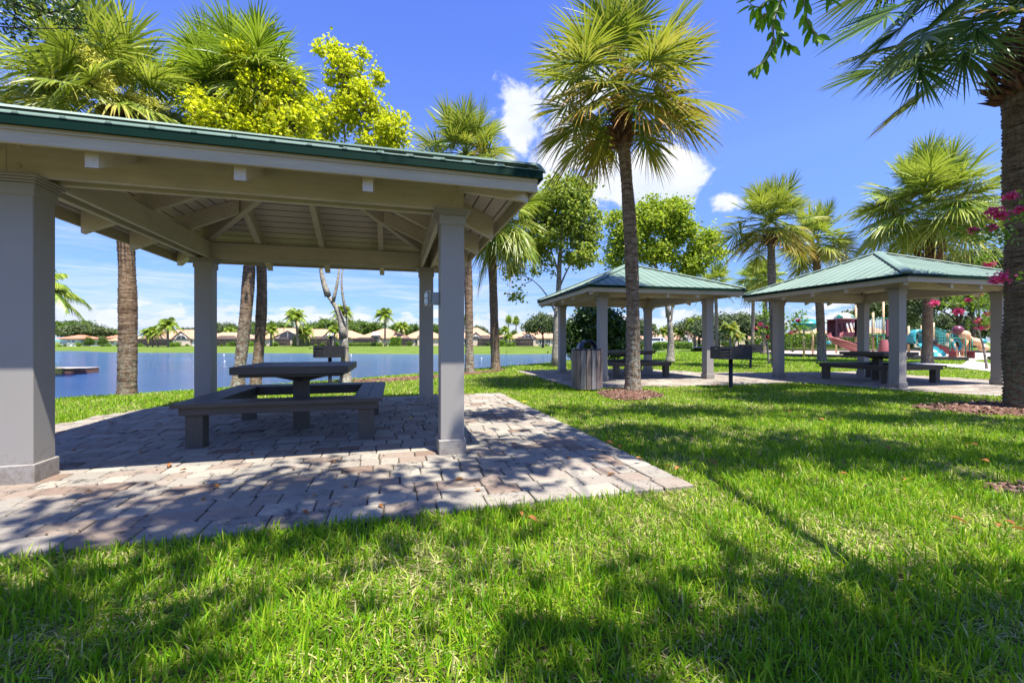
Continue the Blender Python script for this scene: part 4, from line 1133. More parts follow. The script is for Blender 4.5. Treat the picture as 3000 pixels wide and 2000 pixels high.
    # smaller palms further back on the right lawn
    for (u, v, Y, du, vc, R, sd, lb) in ((2101, 1014, 52, -4, 818, .95, 20, 'slim palm behind the roof tip between the two back pavilions'), (2205, 1015, 50, 2, 808, 1.0, 21, 'distant palm left of the small pink flowering shrub'),
                                 (2236, 1036, 36, 8, 800, .95, 22, 'distant pale palm right behind the small pink flowering shrub')):
        X = (u - CX) * Y / FP; zt = 1 + (V0 - vc) * Y / FP; k = Y / 30
        cabbage_palm(lb, (X, Y), (X + du * Y / FP, Y, zt - .9), .2, .17, (0, 0, .7), 'trunk_grey', 'palmleaf_pale' if sd != 21 else 'palmleaf', sd, (0, 0), None, nf=34, Lp=1.0 * k * .72, Lb=1.0 * k * .75, nseg=22, emin=-50, emax=88, oldf=.2, wid=.05, dz=.15)
    # coconut palm whose fronds show behind the front left column
    feather_palm('coconut palm whose frond tips show beside the front left column', (100 - CX) * 24 / FP, 24, WATER_Z - .2, at(0, 830, 24)[2] + 1, 2.6, 3, hidden=True)


def build_vines():
    rng = np.random.default_rng(77)
    # broad leaves of a climber on the thick palm
    r = thing('climbing_vine', 'bright green vine leaves against the thick palm trunk, top right corner', 'vine', at(2930, 60, 6.1)); O = np.array(r.location); b = MB(); c = MB()
    pts = []
    for (u, v) in ((2900, 10), (2925, 40), (2905, 75), (2885, 100), (2870, 115), (2940, 20), (2965, 30), (2990, 25), (2915, 15), (2850, 88), (2895, 60), (2980, 10), (2945, 50), (2860, 20)):
        p = np.array(at(u, v, 6.1)) - O; pts.append(p)
    for i, p in enumerate(pts):
        s_ = .085 + .05 * rng.random(); d = np.array([rng.normal(-.3, .5), -.3, -.7 + rng.normal(0, .4)]); d /= np.linalg.norm(d); sd = np.cross(d, [0, 1, .3]); sd /= np.linalg.norm(sd)
        V = [p, p + d * s_ * .25 + sd * s_ * .45, p + d * s_ * .65 + sd * s_ * .38, p + d * s_ * 1.15, p + d * s_ * .65 - sd * s_ * .38, p + d * s_ * .25 - sd * s_ * .45]
        b.add(V, [(0, 1, 2, 3), (0, 3, 4, 5)])
    c.tube([np.array(at(3020, -40, 6.2)) - O] + [pts[k] for k in (6, 5, 1, 2, 9)], .006, 5); c.build('stem', M['bark'], r); b.build('foliage', M['branch_leaf'], r)


def leaflet(b, p, d, sd, ln, w, fold=.15):
    nm = np.cross(sd, d); S_ = [0, .2, .45, .75, 1]; Wd = [.1, .75, 1, .7, .0]; V = []
    for s, k in zip(S_, Wd):
        c = p + d * ln * s - np.array([0, 0, .12 * ln * s * s]); V += [c - sd * w * k / 2 + nm * fold * w * k, c, c + sd * w * k / 2 + nm * fold * w * k]
    F = [(3 * i, 3 * i + 1, 3 * i + 4, 3 * i + 3) for i in range(4)] + [(3 * i + 1, 3 * i + 2, 3 * i + 5, 3 * i + 4) for i in range(4)]
    b.add(V, F, 0, True)


def build_shade_trees():
    # the tall tree behind the camera: most of its crown is above the picture, one bough hangs into it
    bl = [(.35, .75, 7.5, 1.7, .80, .55), (-.1, -.6, 7.6, .8, .4, .5), (2.6, -.5, 7.5, 1.3, .42, .5), (-1.2, -.4, 7.5, .6, .5, .4), (-2.3, .3, 7.6, .9, .5, .4), (2.2, 2.0, 7.6, 1.2, .75, .5), (4.7, 2.1, 7.4, 2.3, .85, .55), (4.0, 4.35, 7.7, 2.7, .6, .5), (3.2, 2.9, 7.6, 1.2, .4, .4), (1.6, 3.9, 7.9, .9, .45, .4),
          (7.8, 5.7, 7.8, 2.2, .8, .5), (.1, -.75, 7.3, .8, .45, .5), (3.4, -.45, 7.4, 1.4, .60, .5), (6.3, .6, 7.6, 1.2, 1.1, .5), (8.6, 2.6, 7.6, 1.3, 1.0, .5), (7.2, 3.6, 8.0, 1.5, .6, .5)]
    bl = [(q[0] + .15, q[1] - .45) + tuple(q[2:]) for q in bl]
    r = leafy_tree('tree with one bough of backlit leaflets hanging in at the top right', (3.6, -3.6), [(3.6, -3.6, 0), (3.5, -3.2, 3), (3.4, -2.2, 5.8)], bl, 'branch_leaf', 'bark', .17, 640, 23, .17, 31,
                   r0=.16, zb=-.03, hollow=.1, wide=.28, droop=.2, lr=.16)
    O = np.array(r.location); rng = np.random.default_rng(3); bw = MB(); lf = MB()
    Yb = 3.3
    tw = [[(2390, -330), (2330, -150), (2296, -20), (2262, 70), (2268, 130), (2240, 180), (2190, 213)],
          [(2330, -150), (2352, -30), (2360, 50), (2385, 95), (2404, 116)], [(2296, -20), (2262, -5), (2225, 22), (2205, 18), (2182, -5)], [(2296, -20), (2275, 30), (2245, 40), (2215, 62)],
          [(2352, -30), (2400, -40), (2440, 10)], [(2262, 70), (2290, 110), (2320, 140)], [(2330, -150), (2230, -90), (2180, -40)]]
    for k, path in enumerate(tw):
        P = np.array([np.array(at(u, v, Yb + .06 * k)) for u, v in path]) - O; s = np.linspace(0, len(P) - 1, len(P) * 8)
        Q = np.array([P[int(i)] + (P[min(int(i) + 1, len(P) - 1)] - P[int(i)]) * (i - int(i)) for i in s])
        bw.tube(Q, np.linspace(.008, .002, len(Q)) if k else np.linspace(.016, .003, len(Q)), 6)
        st = max(2, int(len(Q) * (.35 if k == 0 else .12)))
        acc = 0; side = 1
        for i in range(st, len(Q) - 1):
            acc += np.linalg.norm(Q[i + 1] - Q[i])
            if acc > .020:
                acc = 0; side = -side; d0 = Q[min(i + 1, len(Q) - 1)] - Q[i]; d0 /= np.linalg.norm(d0)
                d = d0 * .55 + np.array([side * .5 + rng.normal(0, .2), rng.normal(0, .45), -.65]); d /= np.linalg.norm(d); sd = np.cross(d, rng.normal(0, .4, 3) + np.array([0, -1, .2])); sd /= np.linalg.norm(sd)
                leaflet(lf, Q[i], d, sd, .095 + .035 * rng.random(), .038 + .012 * rng.random())
    # link from the crown down to the bough
    P = np.array([(3.4, -2.2, 5.8), (3.2, .2, 6.9), (3.0, 2.0, 6.3), tuple(at(2390, -330, Yb))]) - O; s = np.linspace(0, 3, 20); Q = np.array([P[int(i)] + (P[min(int(i) + 1, 3)] - P[int(i)]) * (i - int(i)) for i in s])
    bw.tube(Q, np.linspace(.07, .016, 20), 7); bw.build('bough', M['bark'], r); lf.build('foliage', M['branch_leaf'], r)
    # small leaved tree reaching in at the top left
    Y = 6.2; a = lambda u, v: tuple(at(u, v, Y))
    leafy_tree('small leaved branches reaching in at the top left corner above the left palm', (-11.5, 4.2), [(-11.5, 4.2, 0), (-11.2, 4.6, 3), (-10.4, 5.2, 5.8)],
               [a(60, -30) + (.62, .3, .35), a(130, 40) + (.45, .3, .20), a(205, 30) + (.28, .25, .18), a(230, 85) + (.17, .2, .14), a(50, 50) + (.22, .2, .22), a(90, 90) + (.12, .2, .13), (-9.3, 5.2, 7.2, 1.6, 1.4, .8), (-11.5, 4.6, 7.4, 1.6, 1.6, .9)],
               'tree_dark', 'bark_dark', .062, 330, 36, .10, 33, zb=-.03, wide=.26, r0=.15, hollow=.15, flat=.2, group=None, lr=.12)


def blossom(b, C, R, rng, n=150, s=.035):
    P = np.array(C) + rng.normal(0, 1, (n, 3)) * np.array(R) * .5; leaves(b, P, s, rng, droop=-.2, wide=.5)


def build_trees():
    A = lambda u, v, Y: tuple(at(u, v, Y))
    # bright yellow-green tree behind the nearest roof, three stems
    Y = 10.85; B = lambda u, v, rx, ry, rz, dy=0: A(u, v, Y + dy) + (rx, ry, rz)
    bl = [B(1010, 215, .42, .45, .55), B(1050, 320, .60, .6, .62), B(1150, 390, .35, .5, .42), B(940, 350, .55, .6, .6), B(985, 150, .12, .15, .2), B(940, 135, .10, .1, .22), B(1060, 165, .14, .15, .22), B(1180, 330, .08, .1, .15),
          B(770, 270, .45, .4, .50, -1.7), B(700, 160, .20, .2, .25, -1.9), B(850, 370, .70, .5, .50, -1.5), B(640, 350, .62, .45, .42, -1.9), B(760, 400, .8, .5, .35, -1.7), B(570, 300, .22, .25, .22, -2.0), B(860, 240, .16, .2, .26, -1.6), B(1110, 230, .12, .12, .2), B(1100, 440, .6, .5, .3)]
    lim = [(A(1007, 990, Y), A(961, 867, Y), .115), (A(961, 867, Y), A(940, 770, Y), .085), (A(940, 770, Y), A(800, 420, Y - 1.3), .055), (A(974, 890, Y), A(992, 775, Y + .2), .05), (A(992, 775, Y + .2), A(1010, 400, Y), .04),
           (A(1013, 1000, Y), A(1014, 920, Y - .1), .045), (A(1014, 920, Y - .1), A(1008, 770, Y - .1), .04), (A(1008, 770, Y - .1), A(1080, 380, Y), .035), (A(940, 770, Y), A(640, 400, Y - 1.9), .04), (A(1010, 400, Y), A(1010, 180, Y), .02), (A(1080, 380, Y), A(1170, 380, Y), .02), (A(800, 420, Y - 1.3), A(740, 200, Y - 1.8), .02)]
    leafy_tree('multi stemmed tree with bright yellow green leaves behind the nearest pavilion roof', (-4.11, 10.85), [A(1013, 1117, Y), A(1011, 1050, Y), A(1010, 985, Y)], bl, 'maple', 'bark', .085, 620, 34, .10, 41, limbs=lim, r0=.135, wide=.42)
    Y = 17.7; B = lambda u, v, rx, ry, rz, dy=0: A(u, v, Y + dy) + (rx, ry, rz)
    lim = [(A(1640, 760, Y), A(1640, 560, Y), .08), (A(1632, 930, Y), A(1560, 820, Y), .045), (A(1560, 820, Y), A(1512, 800, Y), .025), (A(1560, 820, Y), A(1510, 850, Y), .02), (A(1636, 850, Y), A(1700, 740, Y), .05), (A(1636, 800, Y), A(1590, 690, Y), .05), (A(1640, 700, Y), A(1700, 620, Y), .04)]
    leafy_tree('tall pale barked tree left of the middle pavilion, leaning over the lake', (1.95, 17.7), [A(1628, 1072, Y), A(1630, 950, Y), A(1637, 840, Y), A(1640, 740, Y)],
               [B(1640, 600, 1.1, 1.1, .8), B(1600, 690, .8, .9, .8), B(1690, 650, .8, .9, .8), B(1700, 740, .7, .8, .5), B(1560, 580, .35, .4, .4), B(1720, 560, .35, .4, .4), B(1575, 640, .8, .8, .7), B(1555, 720, .6, .7, .5), B(1680, 560, .7, .7, .5), B(1730, 690, .4, .5, .4), B(1512, 800, .42, .4, .32), B(1508, 862, .25, .3, .2), B(1590, 780, .5, .5, .35), B(1640, 540, .6, .5, .35), B(1740, 620, .25, .3, .3)],
               'tree_light', 'bark', .15, 430, 38, .17, 42, limbs=lim, r0=.15)
    Y = 22.0; B = lambda u, v, rx, ry, rz, dy=0: A(u, v, Y + dy) + (rx, ry, rz)
    lim = [(A(1958, 930, Y), A(1928, 800, Y), .13), (A(1928, 800, Y), A(1880, 670, Y), .09), (A(1964, 940, Y), A(1976, 860, Y), .09), (A(1976, 860, Y), A(1966, 790, Y), .07), (A(1966, 790, Y), A(1970, 660, Y), .05), (A(1976, 870, Y), A(2010, 800, Y), .045), (A(2010, 800, Y), A(2060, 740, Y), .04), (A(1928, 800, Y), A(1820, 700, Y), .05)]
    leafy_tree('forked pale tree with yellow green crown above the middle pavilion roof', (8.28, 22.0), [A(1963, 1058, Y), A(1966, 1000, Y), A(1960, 925, Y)],
               [B(1875, 650, 1.2, 1.2, .85), B(1950, 625, 1.1, 1.0, .65), B(1840, 700, 1.0, 1.0, .8), B(1990, 680, .8, .9, .6), B(1795, 640, .35, .4, .4), B(2060, 730, .75, .8, .65), B(2085, 690, .4, .4, .3), B(2010, 770, .7, .7, .4), B(1920, 740, 1.2, .9, .5), B(2035, 790, .6, .5, .3), B(1910, 600, .4, .4, .35), B(1810, 760, .6, .7, .5), B(2110, 745, .35, .4, .35), B(1980, 610, .5, .5, .4)],
               'tree_yellow', 'bark', .16, 600, 38, .2, 43, limbs=lim, r0=.20)
    Y = 24.0; B = lambda u, v, rx, ry, rz, dy=0: A(u, v, Y + dy) + (rx, ry, rz)
    leafy_tree('dense dark glossy bush tree seen through the middle pavilion', (4.9, 24.0), [A(1745, 1045, Y), A(1745, 1000, Y), A(1745, 960, Y)],
               [B(1745, 960, 1.35, 1.2, 1.3), B(1690, 980, .8, .9, .95), B(1810, 975, .9, .9, 1.0), B(1730, 915, .8, .8, .5), B(1790, 1010, 1.1, 1, .6), B(1840, 1000, .5, .5, .5), B(1690, 1020, .8, .8, .45)], 'tree_dark', 'bark_dark', .20, 330, 42, .22, 44, name='evergreen_bush', cat='bush', r0=.1)
    # crape myrtles
    Y = 5.0; B = lambda u, v, rx, ry, rz, dy=0: A(u, v, Y + dy) + (rx, ry, rz)

    def myrtle(label, base, trunk, bl, fl, size, ncl, per, sp, seed, fs, fn, lim=None, r0=.03):
        r = leafy_tree(label, base, trunk, bl, 'myrtle', 'bark', size * .85, int(ncl * .6), int(per * .8), sp * .8, seed, name='crape_myrtle', cat='flowering shrub', r0=r0, limbs=lim, wide=.38, group='crape myrtles')
        b = MB(); rng = np.random.default_rng(seed); O = np.array(r.location)
        for (u, v, Y_, R) in fl: blossom(b, np.array(at(u, v, Y_)) - O, (R * .75, R * .75, R * .6), rng, fn, fs)
        b.build('blossom', M['pink'], r); return r
    myrtle('crape myrtle branches with pink blossom reaching in across the thick palm trunk', (7.2, 4.7), [(7.2, 4.7, 0), (7.05, 4.8, 1.2), (6.8, 4.9, 2.0)],
           [B(2955, 665, .20, .2, .14), B(2990, 610, .16, .2, .12), B(2900, 690, .10, .15, .06), B(2985, 720, .16, .2, .06), B(2985, 825, .11, .1, .05), (6.9, 4.8, 2.7, .5, .4, .5), B(2860, 672, .05, .1, .04)],
           [(2912, 622, Y, .10), (2930, 630, Y, .07), (2960, 575, Y, .07), (2990, 615, Y, .06), (2905, 668, Y, .05), (2850, 675, Y, .035), (2935, 815, Y, .10), (2915, 822, Y, .06)], .062, 75, 26, .07, 51, .028, 170,
           [((6.8, 4.9, 2.0), A(2990, 650, Y), .012), (A(2990, 650, Y), A(2912, 630, Y), .005), ((6.8, 4.9, 2.0), A(2995, 830, Y), .010), (A(2995, 830, Y), A(2930, 818, Y), .004), (A(2990, 700, Y), A(2850, 675, Y), .004), ((6.8, 4.9, 2.0), (6.9, 4.8, 2.9), .012)])
    Y = 15.8; B = lambda u, v, rx, ry, rz, dy=0: A(u, v, Y + dy) + (rx, ry, rz)
    myrtle('crape myrtle with magenta flower heads seen behind the right column of the right pavilion', tuple(G(2893, 1081)[:2]), [A(2893, 1081, Y), A(2880, 1010, Y), A(2860, 950, Y)],
           [B(2860, 880, .55, .5, .45), B(2870, 950, .4, .4, .5), B(2790, 890, .4, .3, .10), B(2840, 850, .5, .4, .3), B(2895, 900, .4, .4, .8), B(2900, 760, .3, .3, .3)],
           [(2738, 888, Y, .15), (2808, 912, Y, .17), (2862, 940, Y, .14), (2870, 865, Y, .13), (2892, 955, Y, .12), (2870, 960, Y, .1), (2835, 880, Y, .08), (2895, 920, Y, .1), (2893, 775, Y, .17)], .11, 110, 26, .14, 52, .06, 190,
           [(A(2860, 950, Y), A(2790, 890, Y), .02), (A(2790, 890, Y), A(2740, 888, Y), .01), (A(2870, 950, Y), A(2895, 780, Y), .03), (A(2870, 980, Y), A(2850, 860, Y), .02)], .04)
    Y = 20.0; B = lambda u, v, rx, ry, rz, dy=0: A(u, v, Y + dy) + (rx, ry, rz)
    myrtle('small thin stemmed crape myrtle on the lawn behind the left column of the right pavilion', tuple(G(2254, 1064)[:2]), [A(2254, 1064, Y), A(2248, 1010, Y), A(2238, 985, Y)],
           [B(2240, 940, .5, .5, .5), B(2225, 985, .35, .3, .3), B(2335, 930, .55, .4, .25), B(2340, 975, .5, .5, .4), B(2270, 970, .5, .4, .5), B(2255, 905, .35, .3, .2), B(2310, 1000, .5, .4, .25)],
           [(2228, 950, Y, .09), (2245, 960, Y, .09), (2249, 987, Y, .12), (2338, 940, Y, .10), (2330, 970, Y, .09), (2318, 975, Y, .08), (2215, 962, Y, .06)], .14, 120, 22, .16, 53, .07, 90,
           [(A(2254, 1060, Y), A(2232, 990, Y), .035), (A(2258, 1060, Y), A(2262, 980, Y), .03), (A(2262, 985, Y), A(2335, 935, Y), .02), (A(2238, 985, Y), A(2245, 920, Y), .02), (A(2262, 985, Y), A(2340, 980, Y), .015)], .05)


# ------------------------------------------------------------------ far bank: houses, trees, hedges
HM = {}


def house_mats():
    HM['tile'] = paint('peach_roof_tiles', (.46, .27, .165), .8, .12, .6, .8, grain=(5, 5, 5), dirt=.15); HM['tile_red'] = paint('red_roof_tiles', (.52, .20, .11), .8, .15, .6, .8, grain=(5, 5, 5), dirt=.1)
    HM['wall'] = paint('cream_stucco', (.60, .47, .37), .9, .06, .5, .3, dirt=.1); HM['white'] = paint('white_trim', (.74, .72, .68), .7, .04, .5, .1)
    HM['green'] = paint('green_shed_roof', (.12, .34, .26), .5, .1, .5, .1)
    m, t, o = newmat('window_glass_dark'); surf(t, o, (.03, .035, .045), .08, None, .8); HM['glass'] = m
    m, t, o = newmat('insect_screen'); p = nd(t, 'ShaderNodeBsdfPrincipled'); p.inputs['Base Color'].default_value = (.055, .045, .04, 1); p.inputs['Roughness'].default_value = .9
    tr = nd(t, 'ShaderNodeBsdfTransparent'); mx = nd(t, 'ShaderNodeMixShader'); mx.inputs[0].default_value = .62; t.links.new(tr.outputs[0], mx.inputs[1]); t.links.new(p.outputs[0], mx.inputs[2]); t.links.new(mx.outputs[0], o.inputs[0]); HM['screen'] = m
    HM['bronze'] = paint('bronze_frame', (.07, .05, .04), .5, .1, 1, .05)
    HM['awning'] = paint('white_awning', (.8, .8, .8), .6, .03, 1, .05)


def hip(x0, x1, y0, y1, ze, zp, rl=.3, th=.25):
    cx = (x0 + x1) / 2; cy = (y0 + y1) / 2; h = (x1 - x0) * rl / 2
    V = [(x0, y0, ze), (x1, y0, ze), (x1, y1, ze), (x0, y1, ze), (cx - h, cy, zp), (cx + h, cy, zp), (x0, y0, ze - th), (x1, y0, ze - th), (x1, y1, ze - th), (x0, y1, ze - th)]
    return V, [(0, 1, 5, 4), (1, 2, 5), (2, 3, 4, 5), (3, 0, 4), (0, 6, 7, 1), (1, 7, 8, 2), (2, 8, 9, 3), (3, 9, 6, 0), (9, 8, 7, 6)]


def house(label, u0, u1, vp, ve, Y, rl=.25, wall='wall', tile='tile', gable=None, lanai=None, wins=(), awning=None, zb=None, dy=9.0, shed=None):
    X0 = (u0 - CX) * Y / FP; X1 = (u1 - CX) * Y / FP; cx = (X0 + X1) / 2
    g = gz(cx, Y) if zb is None else zb; zz = lambda v, y=Y: 1 + (V0 - v) * y / FP; xx = lambda u, y=Y: (u - CX) * y / FP - cx
    r = thing('house', label, 'house', (cx, Y, g), 0, 'single storey tiled houses'); w = (X1 - X0) / 2; e = zz(ve) - g; p = zz(vp, Y + dy / 2) - g
    b = MB().box(-w + .5, w - .5, .5, dy - .5, -.6, e - .08); b.build('wall', HM[wall], r)
    V, F = hip(-w, w, 0, dy, e, p, rl); b = MB().add(V, F); rf = b.build('roof', HM[tile], r); b = MB()
    if gable:
        gu0, gu1, gvp = gable; a, c = xx(gu0), xx(gu1); gp = zz(gvp) - g; m = (a + c) / 2
        gb = MB().add([(a, -.6, e), (c, -.6, e), (m, -.6, gp), (a, dy * .5, e), (c, dy * .5, e), (m, dy * .5, gp)], [(0, 2, 5, 3), (2, 1, 4, 5), (0, 3, 4, 1)]); gb.build('gable_roof', HM[tile], r)
        k = .88; gw = MB().add([(m + (a - m) * k, -.35, .1), (m + (c - m) * k, -.35, .1), (m + (c - m) * k, -.35, e), (m, -.35, e + (gp - e) * k), (m + (a - m) * k, -.35, e),
                                (m + (a - m) * k, .45, .1), (m + (c - m) * k, .45, .1), (m + (c - m) * k, .45, e), (m, .45, e + (gp - e) * k), (m + (a - m) * k, .45, e)], [(0, 1, 2, 3, 4), (0, 4, 9, 5), (1, 6, 7, 2)]); gw.build('gable_wall', HM['wall'], r)
        R = (c - a) * .26; z0 = e - .25; an = np.linspace(0, PI, 15); V = [(m + R * math.cos(x), -.37, z0 + R * .8 * math.sin(x)) for x in an] + [(m + R * math.cos(x), -.40, z0 + R * .8 * math.sin(x)) for x in an]
        wd = MB().add(V, [tuple(range(15, 30)), ] + [(i, i + 1, i + 16, i + 15) for i in range(14)]).build('arched_window', HM['glass'], r)
        fr = MB(); fr.tube([(m + R * 1.04 * math.cos(x), -.42, z0 + R * .84 * math.sin(x)) for x in an], .07, 6); fr.bar((m, -.42, z0), (m, -.42, z0 + R * .8), .07, .07); fr.bar((m - R, -.42, z0), (m + R, -.42, z0), .07, .07); fr.build('window_frame', HM['white'], wd)
    for (wu0, wu1, wv0, wv1) in wins:
        a, c = xx(wu0), xx(wu1); z0, z1 = zz(wv1) - g, zz(wv0) - g; z0 = max(z0, .2); z1 = min(z1, e - .3)
        wn = MB().box(a, c, .40, .498, z0, z1).build('window', HM['glass'], r)
        fr = MB()
        for (q0, q1) in (((a, z0), (c, z0)), ((a, z1), (c, z1)), ((a, z0), (a, z1)), ((c, z0), (c, z1)), (((a + c) / 2, z0), ((a + c) / 2, z1))): fr.bar((q0[0], .37, q0[1]), (q1[0], .37, q1[1]), .09, .09)
        fr.build('window_frame', HM['white'], wn)
    if lanai:
        a, c, vt = xx(lanai[0]), xx(lanai[1]), lanai[2]; zt = zz(vt) - g; D = 3.6; zl = e - .35; fr = MB(); sc = MB()
        n = max(3, int((c - a) / 1.3)); xs = np.linspace(a, c, n + 1)
        sc.box(a, c, -D, -D + .01, 0, zl); sc.box(a, a + .01, -D + .02, .48, 0, zl); sc.box(c - .01, c, -D + .02, .48, 0, zl)
        m = (a + c) / 2; sc.add([(a, -D, zl), (c, -D, zl), (c - (c - a) * .2, -D * .3, zt), (a + (c - a) * .2, -D * .3, zt), (a, .4, zl + .1), (c, .4, zl + .1)], [(0, 1, 2, 3), (0, 3, 4), (1, 5, 2), (3, 2, 5, 4)])
        for x in xs: fr.bar((x, -D - .03, 0), (x, -D - .03, zl), .09, .09)
        for z in (.9, zl): fr.bar((a, -D - .04, z), (c, -D - .04, z), .08, .08)
        for i, x in enumerate(xs):
            x2 = a + (c - a) * .2 + (c - a) * .6 * i / n; fr.bar((x, -D, zl + .03), (x2, -D * .3, zt + .03), .09, .09)
        fr.bar((a + (c - a) * .2, -D * .3, zt + .03), (a + (c - a) * .8, -D * .3, zt + .03), .09, .09)
        s_ = sc.build('screen', HM['screen'], r); fr.build('screen_frame', HM['bronze'], s_)
        MB().box(a + .3, c - .3, .38, .48, .05, zl - .5).build('patio_door', HM['glass'], r)
    if awning:
        a, c = xx(awning[0]), xx(awning[1]); z1, z0 = zz(awning[2]) - g, zz(awning[3]) - g; aw = MB(); V = []
        an = np.linspace(0, PI / 2, 7)
        for x in (a, c): V += [(x, -.4 - 1.4 * math.sin(q), z0 + (z1 - z0) * math.cos(q)) for q in an]
        aw.add(V, [(i, i + 1, i + 8, i + 7) for i in range(6)] + [tuple(range(7))[::-1], tuple(range(7, 14))]); aw.build('awning', HM['awning'], r)
    if shed:
        a, c = xx(shed[0]), xx(shed[1]); z1, z0 = zz(shed[2]) - g, zz(shed[3]) - g; sb = MB().add(*hip(a, c, -7, -1, z0, z1, .3)); sb.build('porch_roof', HM['green'], r); q = MB()
        for x in np.linspace(a + .4, c - .4, 5): q.bar((x, -6.6, 0), (x, -6.6, z0 - .2), .12, .12)
        q.build('porch_posts', HM['white'], r)
    return r


def build_houses():
    house_mats(); H = house
    H('white house with red roof and small green porch at far left across the lake', 166, 226, 981, 991, 135, .35, 'white', 'tile_red', wins=[(208, 214, 996, 1008), (195, 200, 996, 1008)], shed=(150, 195, 991, 998))
    H('low red roofed house just left of the left palm trunk across the lake', 298, 352, 981, 989, 170, .5, 'white', 'tile_red')
    H('peach roofed house partly behind the left palm trunk', 308, 395, 983, 997, 150, .3, 'white', wins=[(322, 330, 998, 1006), (345, 352, 998, 1006)])
    H('large peach house behind the cluster of palms, left of the second column', 398, 645, 966, 992, 142, .45, 'white', gable=(505, 562, 969), wins=[(529, 541, 995, 1006), (552, 561, 995, 1006), (500, 512, 995, 1007)], lanai=(420, 500, 990))
    H('house with wide screened patio just right of the second column', 575, 735, 973, 991, 140, .35, lanai=(640, 706, 984), wins=[(715, 722, 996, 1006)])
    H('taller house with double roof behind the leaning palm trunk', 748, 868, 961, 976, 152, .6, wins=[(806, 818, 978, 984)])
    H('house with broad cream gable and arched window left of the young coconut palms', 742, 905, 968, 991, 140, .25, gable=(795, 895, 968), lanai=(822, 852, 988), wins=[(788, 802, 995, 1008)])
    H('house behind the big coconut palm with low peach roof', 858, 972, 964, 989, 146, .45, wins=[(905, 914, 994, 1006)], lanai=(915, 970, 987))
    H('house directly behind the lake grill with gable and screened patio', 925, 1068, 968, 990, 140, .25, gable=(940, 990, 972), lanai=(908, 972, 986), awning=(966, 982, 975, 983), wins=[(1000, 1012, 995, 1008)])
    H('house with tall pyramid roof and white awning, left of the right coconut palm', 1040, 1195, 962, 990, 138, .08, gable=(1085, 1120, 970), lanai=(1046, 1104, 989), awning=(1095, 1116, 973, 982), wins=[(1160, 1172, 994, 1007)])
    H('house with peach roof seen left of the far right column of the nearest pavilion', 1172, 1300, 969, 990, 140, .3, gable=(1222, 1250, 972), lanai=(1175, 1205, 987), wins=[(1215, 1226, 994, 1008), (1236, 1243, 994, 1008)])
    H('house between the near column and the brown trunked palm with fanned gable window', 1330, 1452, 960, 990, 135, .10, gable=(1375, 1415, 972), lanai=(1402, 1440, 983), wins=[(1360, 1372, 994, 1008), (1386, 1396, 994, 1008)])
    H('low roofed house right of the brown trunked palm', 1425, 1500, 981, 992, 170, .3)
    H('house with dark arched window under broad peach roof, left of tall pale tree', 1480, 1655, 960, 990, 132, .08, gable=(1522, 1572, 974), lanai=(1510, 1560, 987), wins=[(1580, 1594, 994, 1008), (1600, 1612, 994, 1008)])
    H('house behind the middle pavilion table, peach roof above the parked white van', 1850, 1965, 962, 992, 128, .15, wins=[(1880, 1890, 996, 1008)])
    H('low dark porched house right of the forked pale tree seen through the middle pavilion', 1952, 2105, 968, 994, 120, .35, gable=(1985, 2035, 972), wins=[(2022, 2032, 994, 1004), (2065, 2078, 996, 1007)])
    H('house behind the round oaks between the two back pavilions', 2105, 2262, 964, 991, 118, .3, gable=(2150, 2190, 970), wins=[(2120, 2130, 994, 1006), (2225, 2236, 994, 1006)])
    H('house with cream roof beyond the hedge behind the playground', 2335, 2475, 958, 984, 110, .2, 'white', wins=[(2350, 2362, 988, 1002)])
    H('house roof seen through the playground climbing frame', 2470, 2660, 958, 984, 116, .35, wins=[(2560, 2572, 988, 1000)])
    H('red roofed house far right beyond the oaks behind the playground', 2640, 2860, 966, 986, 130, .4, 'wall', 'tile_red')


def leaf_box(b, x0, x1, y0, y1, z0, z1, n, size, rng, lump=.06):
    a = rng.random((n, 3)); f = rng.integers(0, 5, n)
    a[f == 0, 0] = 0; a[f == 1, 0] = 1; a[f == 2, 1] = 0; a[f == 3, 1] = 1; a[f == 4, 2] = 1; P = np.array([x0, y0, z0]) + a * np.array([x1 - x0, y1 - y0, z1 - z0]); P += rng.normal(0, lump, P.shape)
    leaves(b, P, size, rng)


def hedge(label, x0, x1, y0, y1, z0, h, n, size, seed, lm='hedge', group='clipped hedges'):
    rng = np.random.default_rng(seed); r = thing('hedge', label, 'hedge', ((x0 + x1) / 2, (y0 + y1) / 2, z0), 0, group); w, d = (x1 - x0) / 2, (y1 - y0) / 2
    b = MB().box(-w + .12, w - .12, -d + .12, d - .12, 0, h - .12); b.build('branches', M['bark_dark'], r); b = MB(); leaf_box(b, -w, w, -d, d, .05, h, n, size, rng); b.build('foliage', M[lm], r); return r


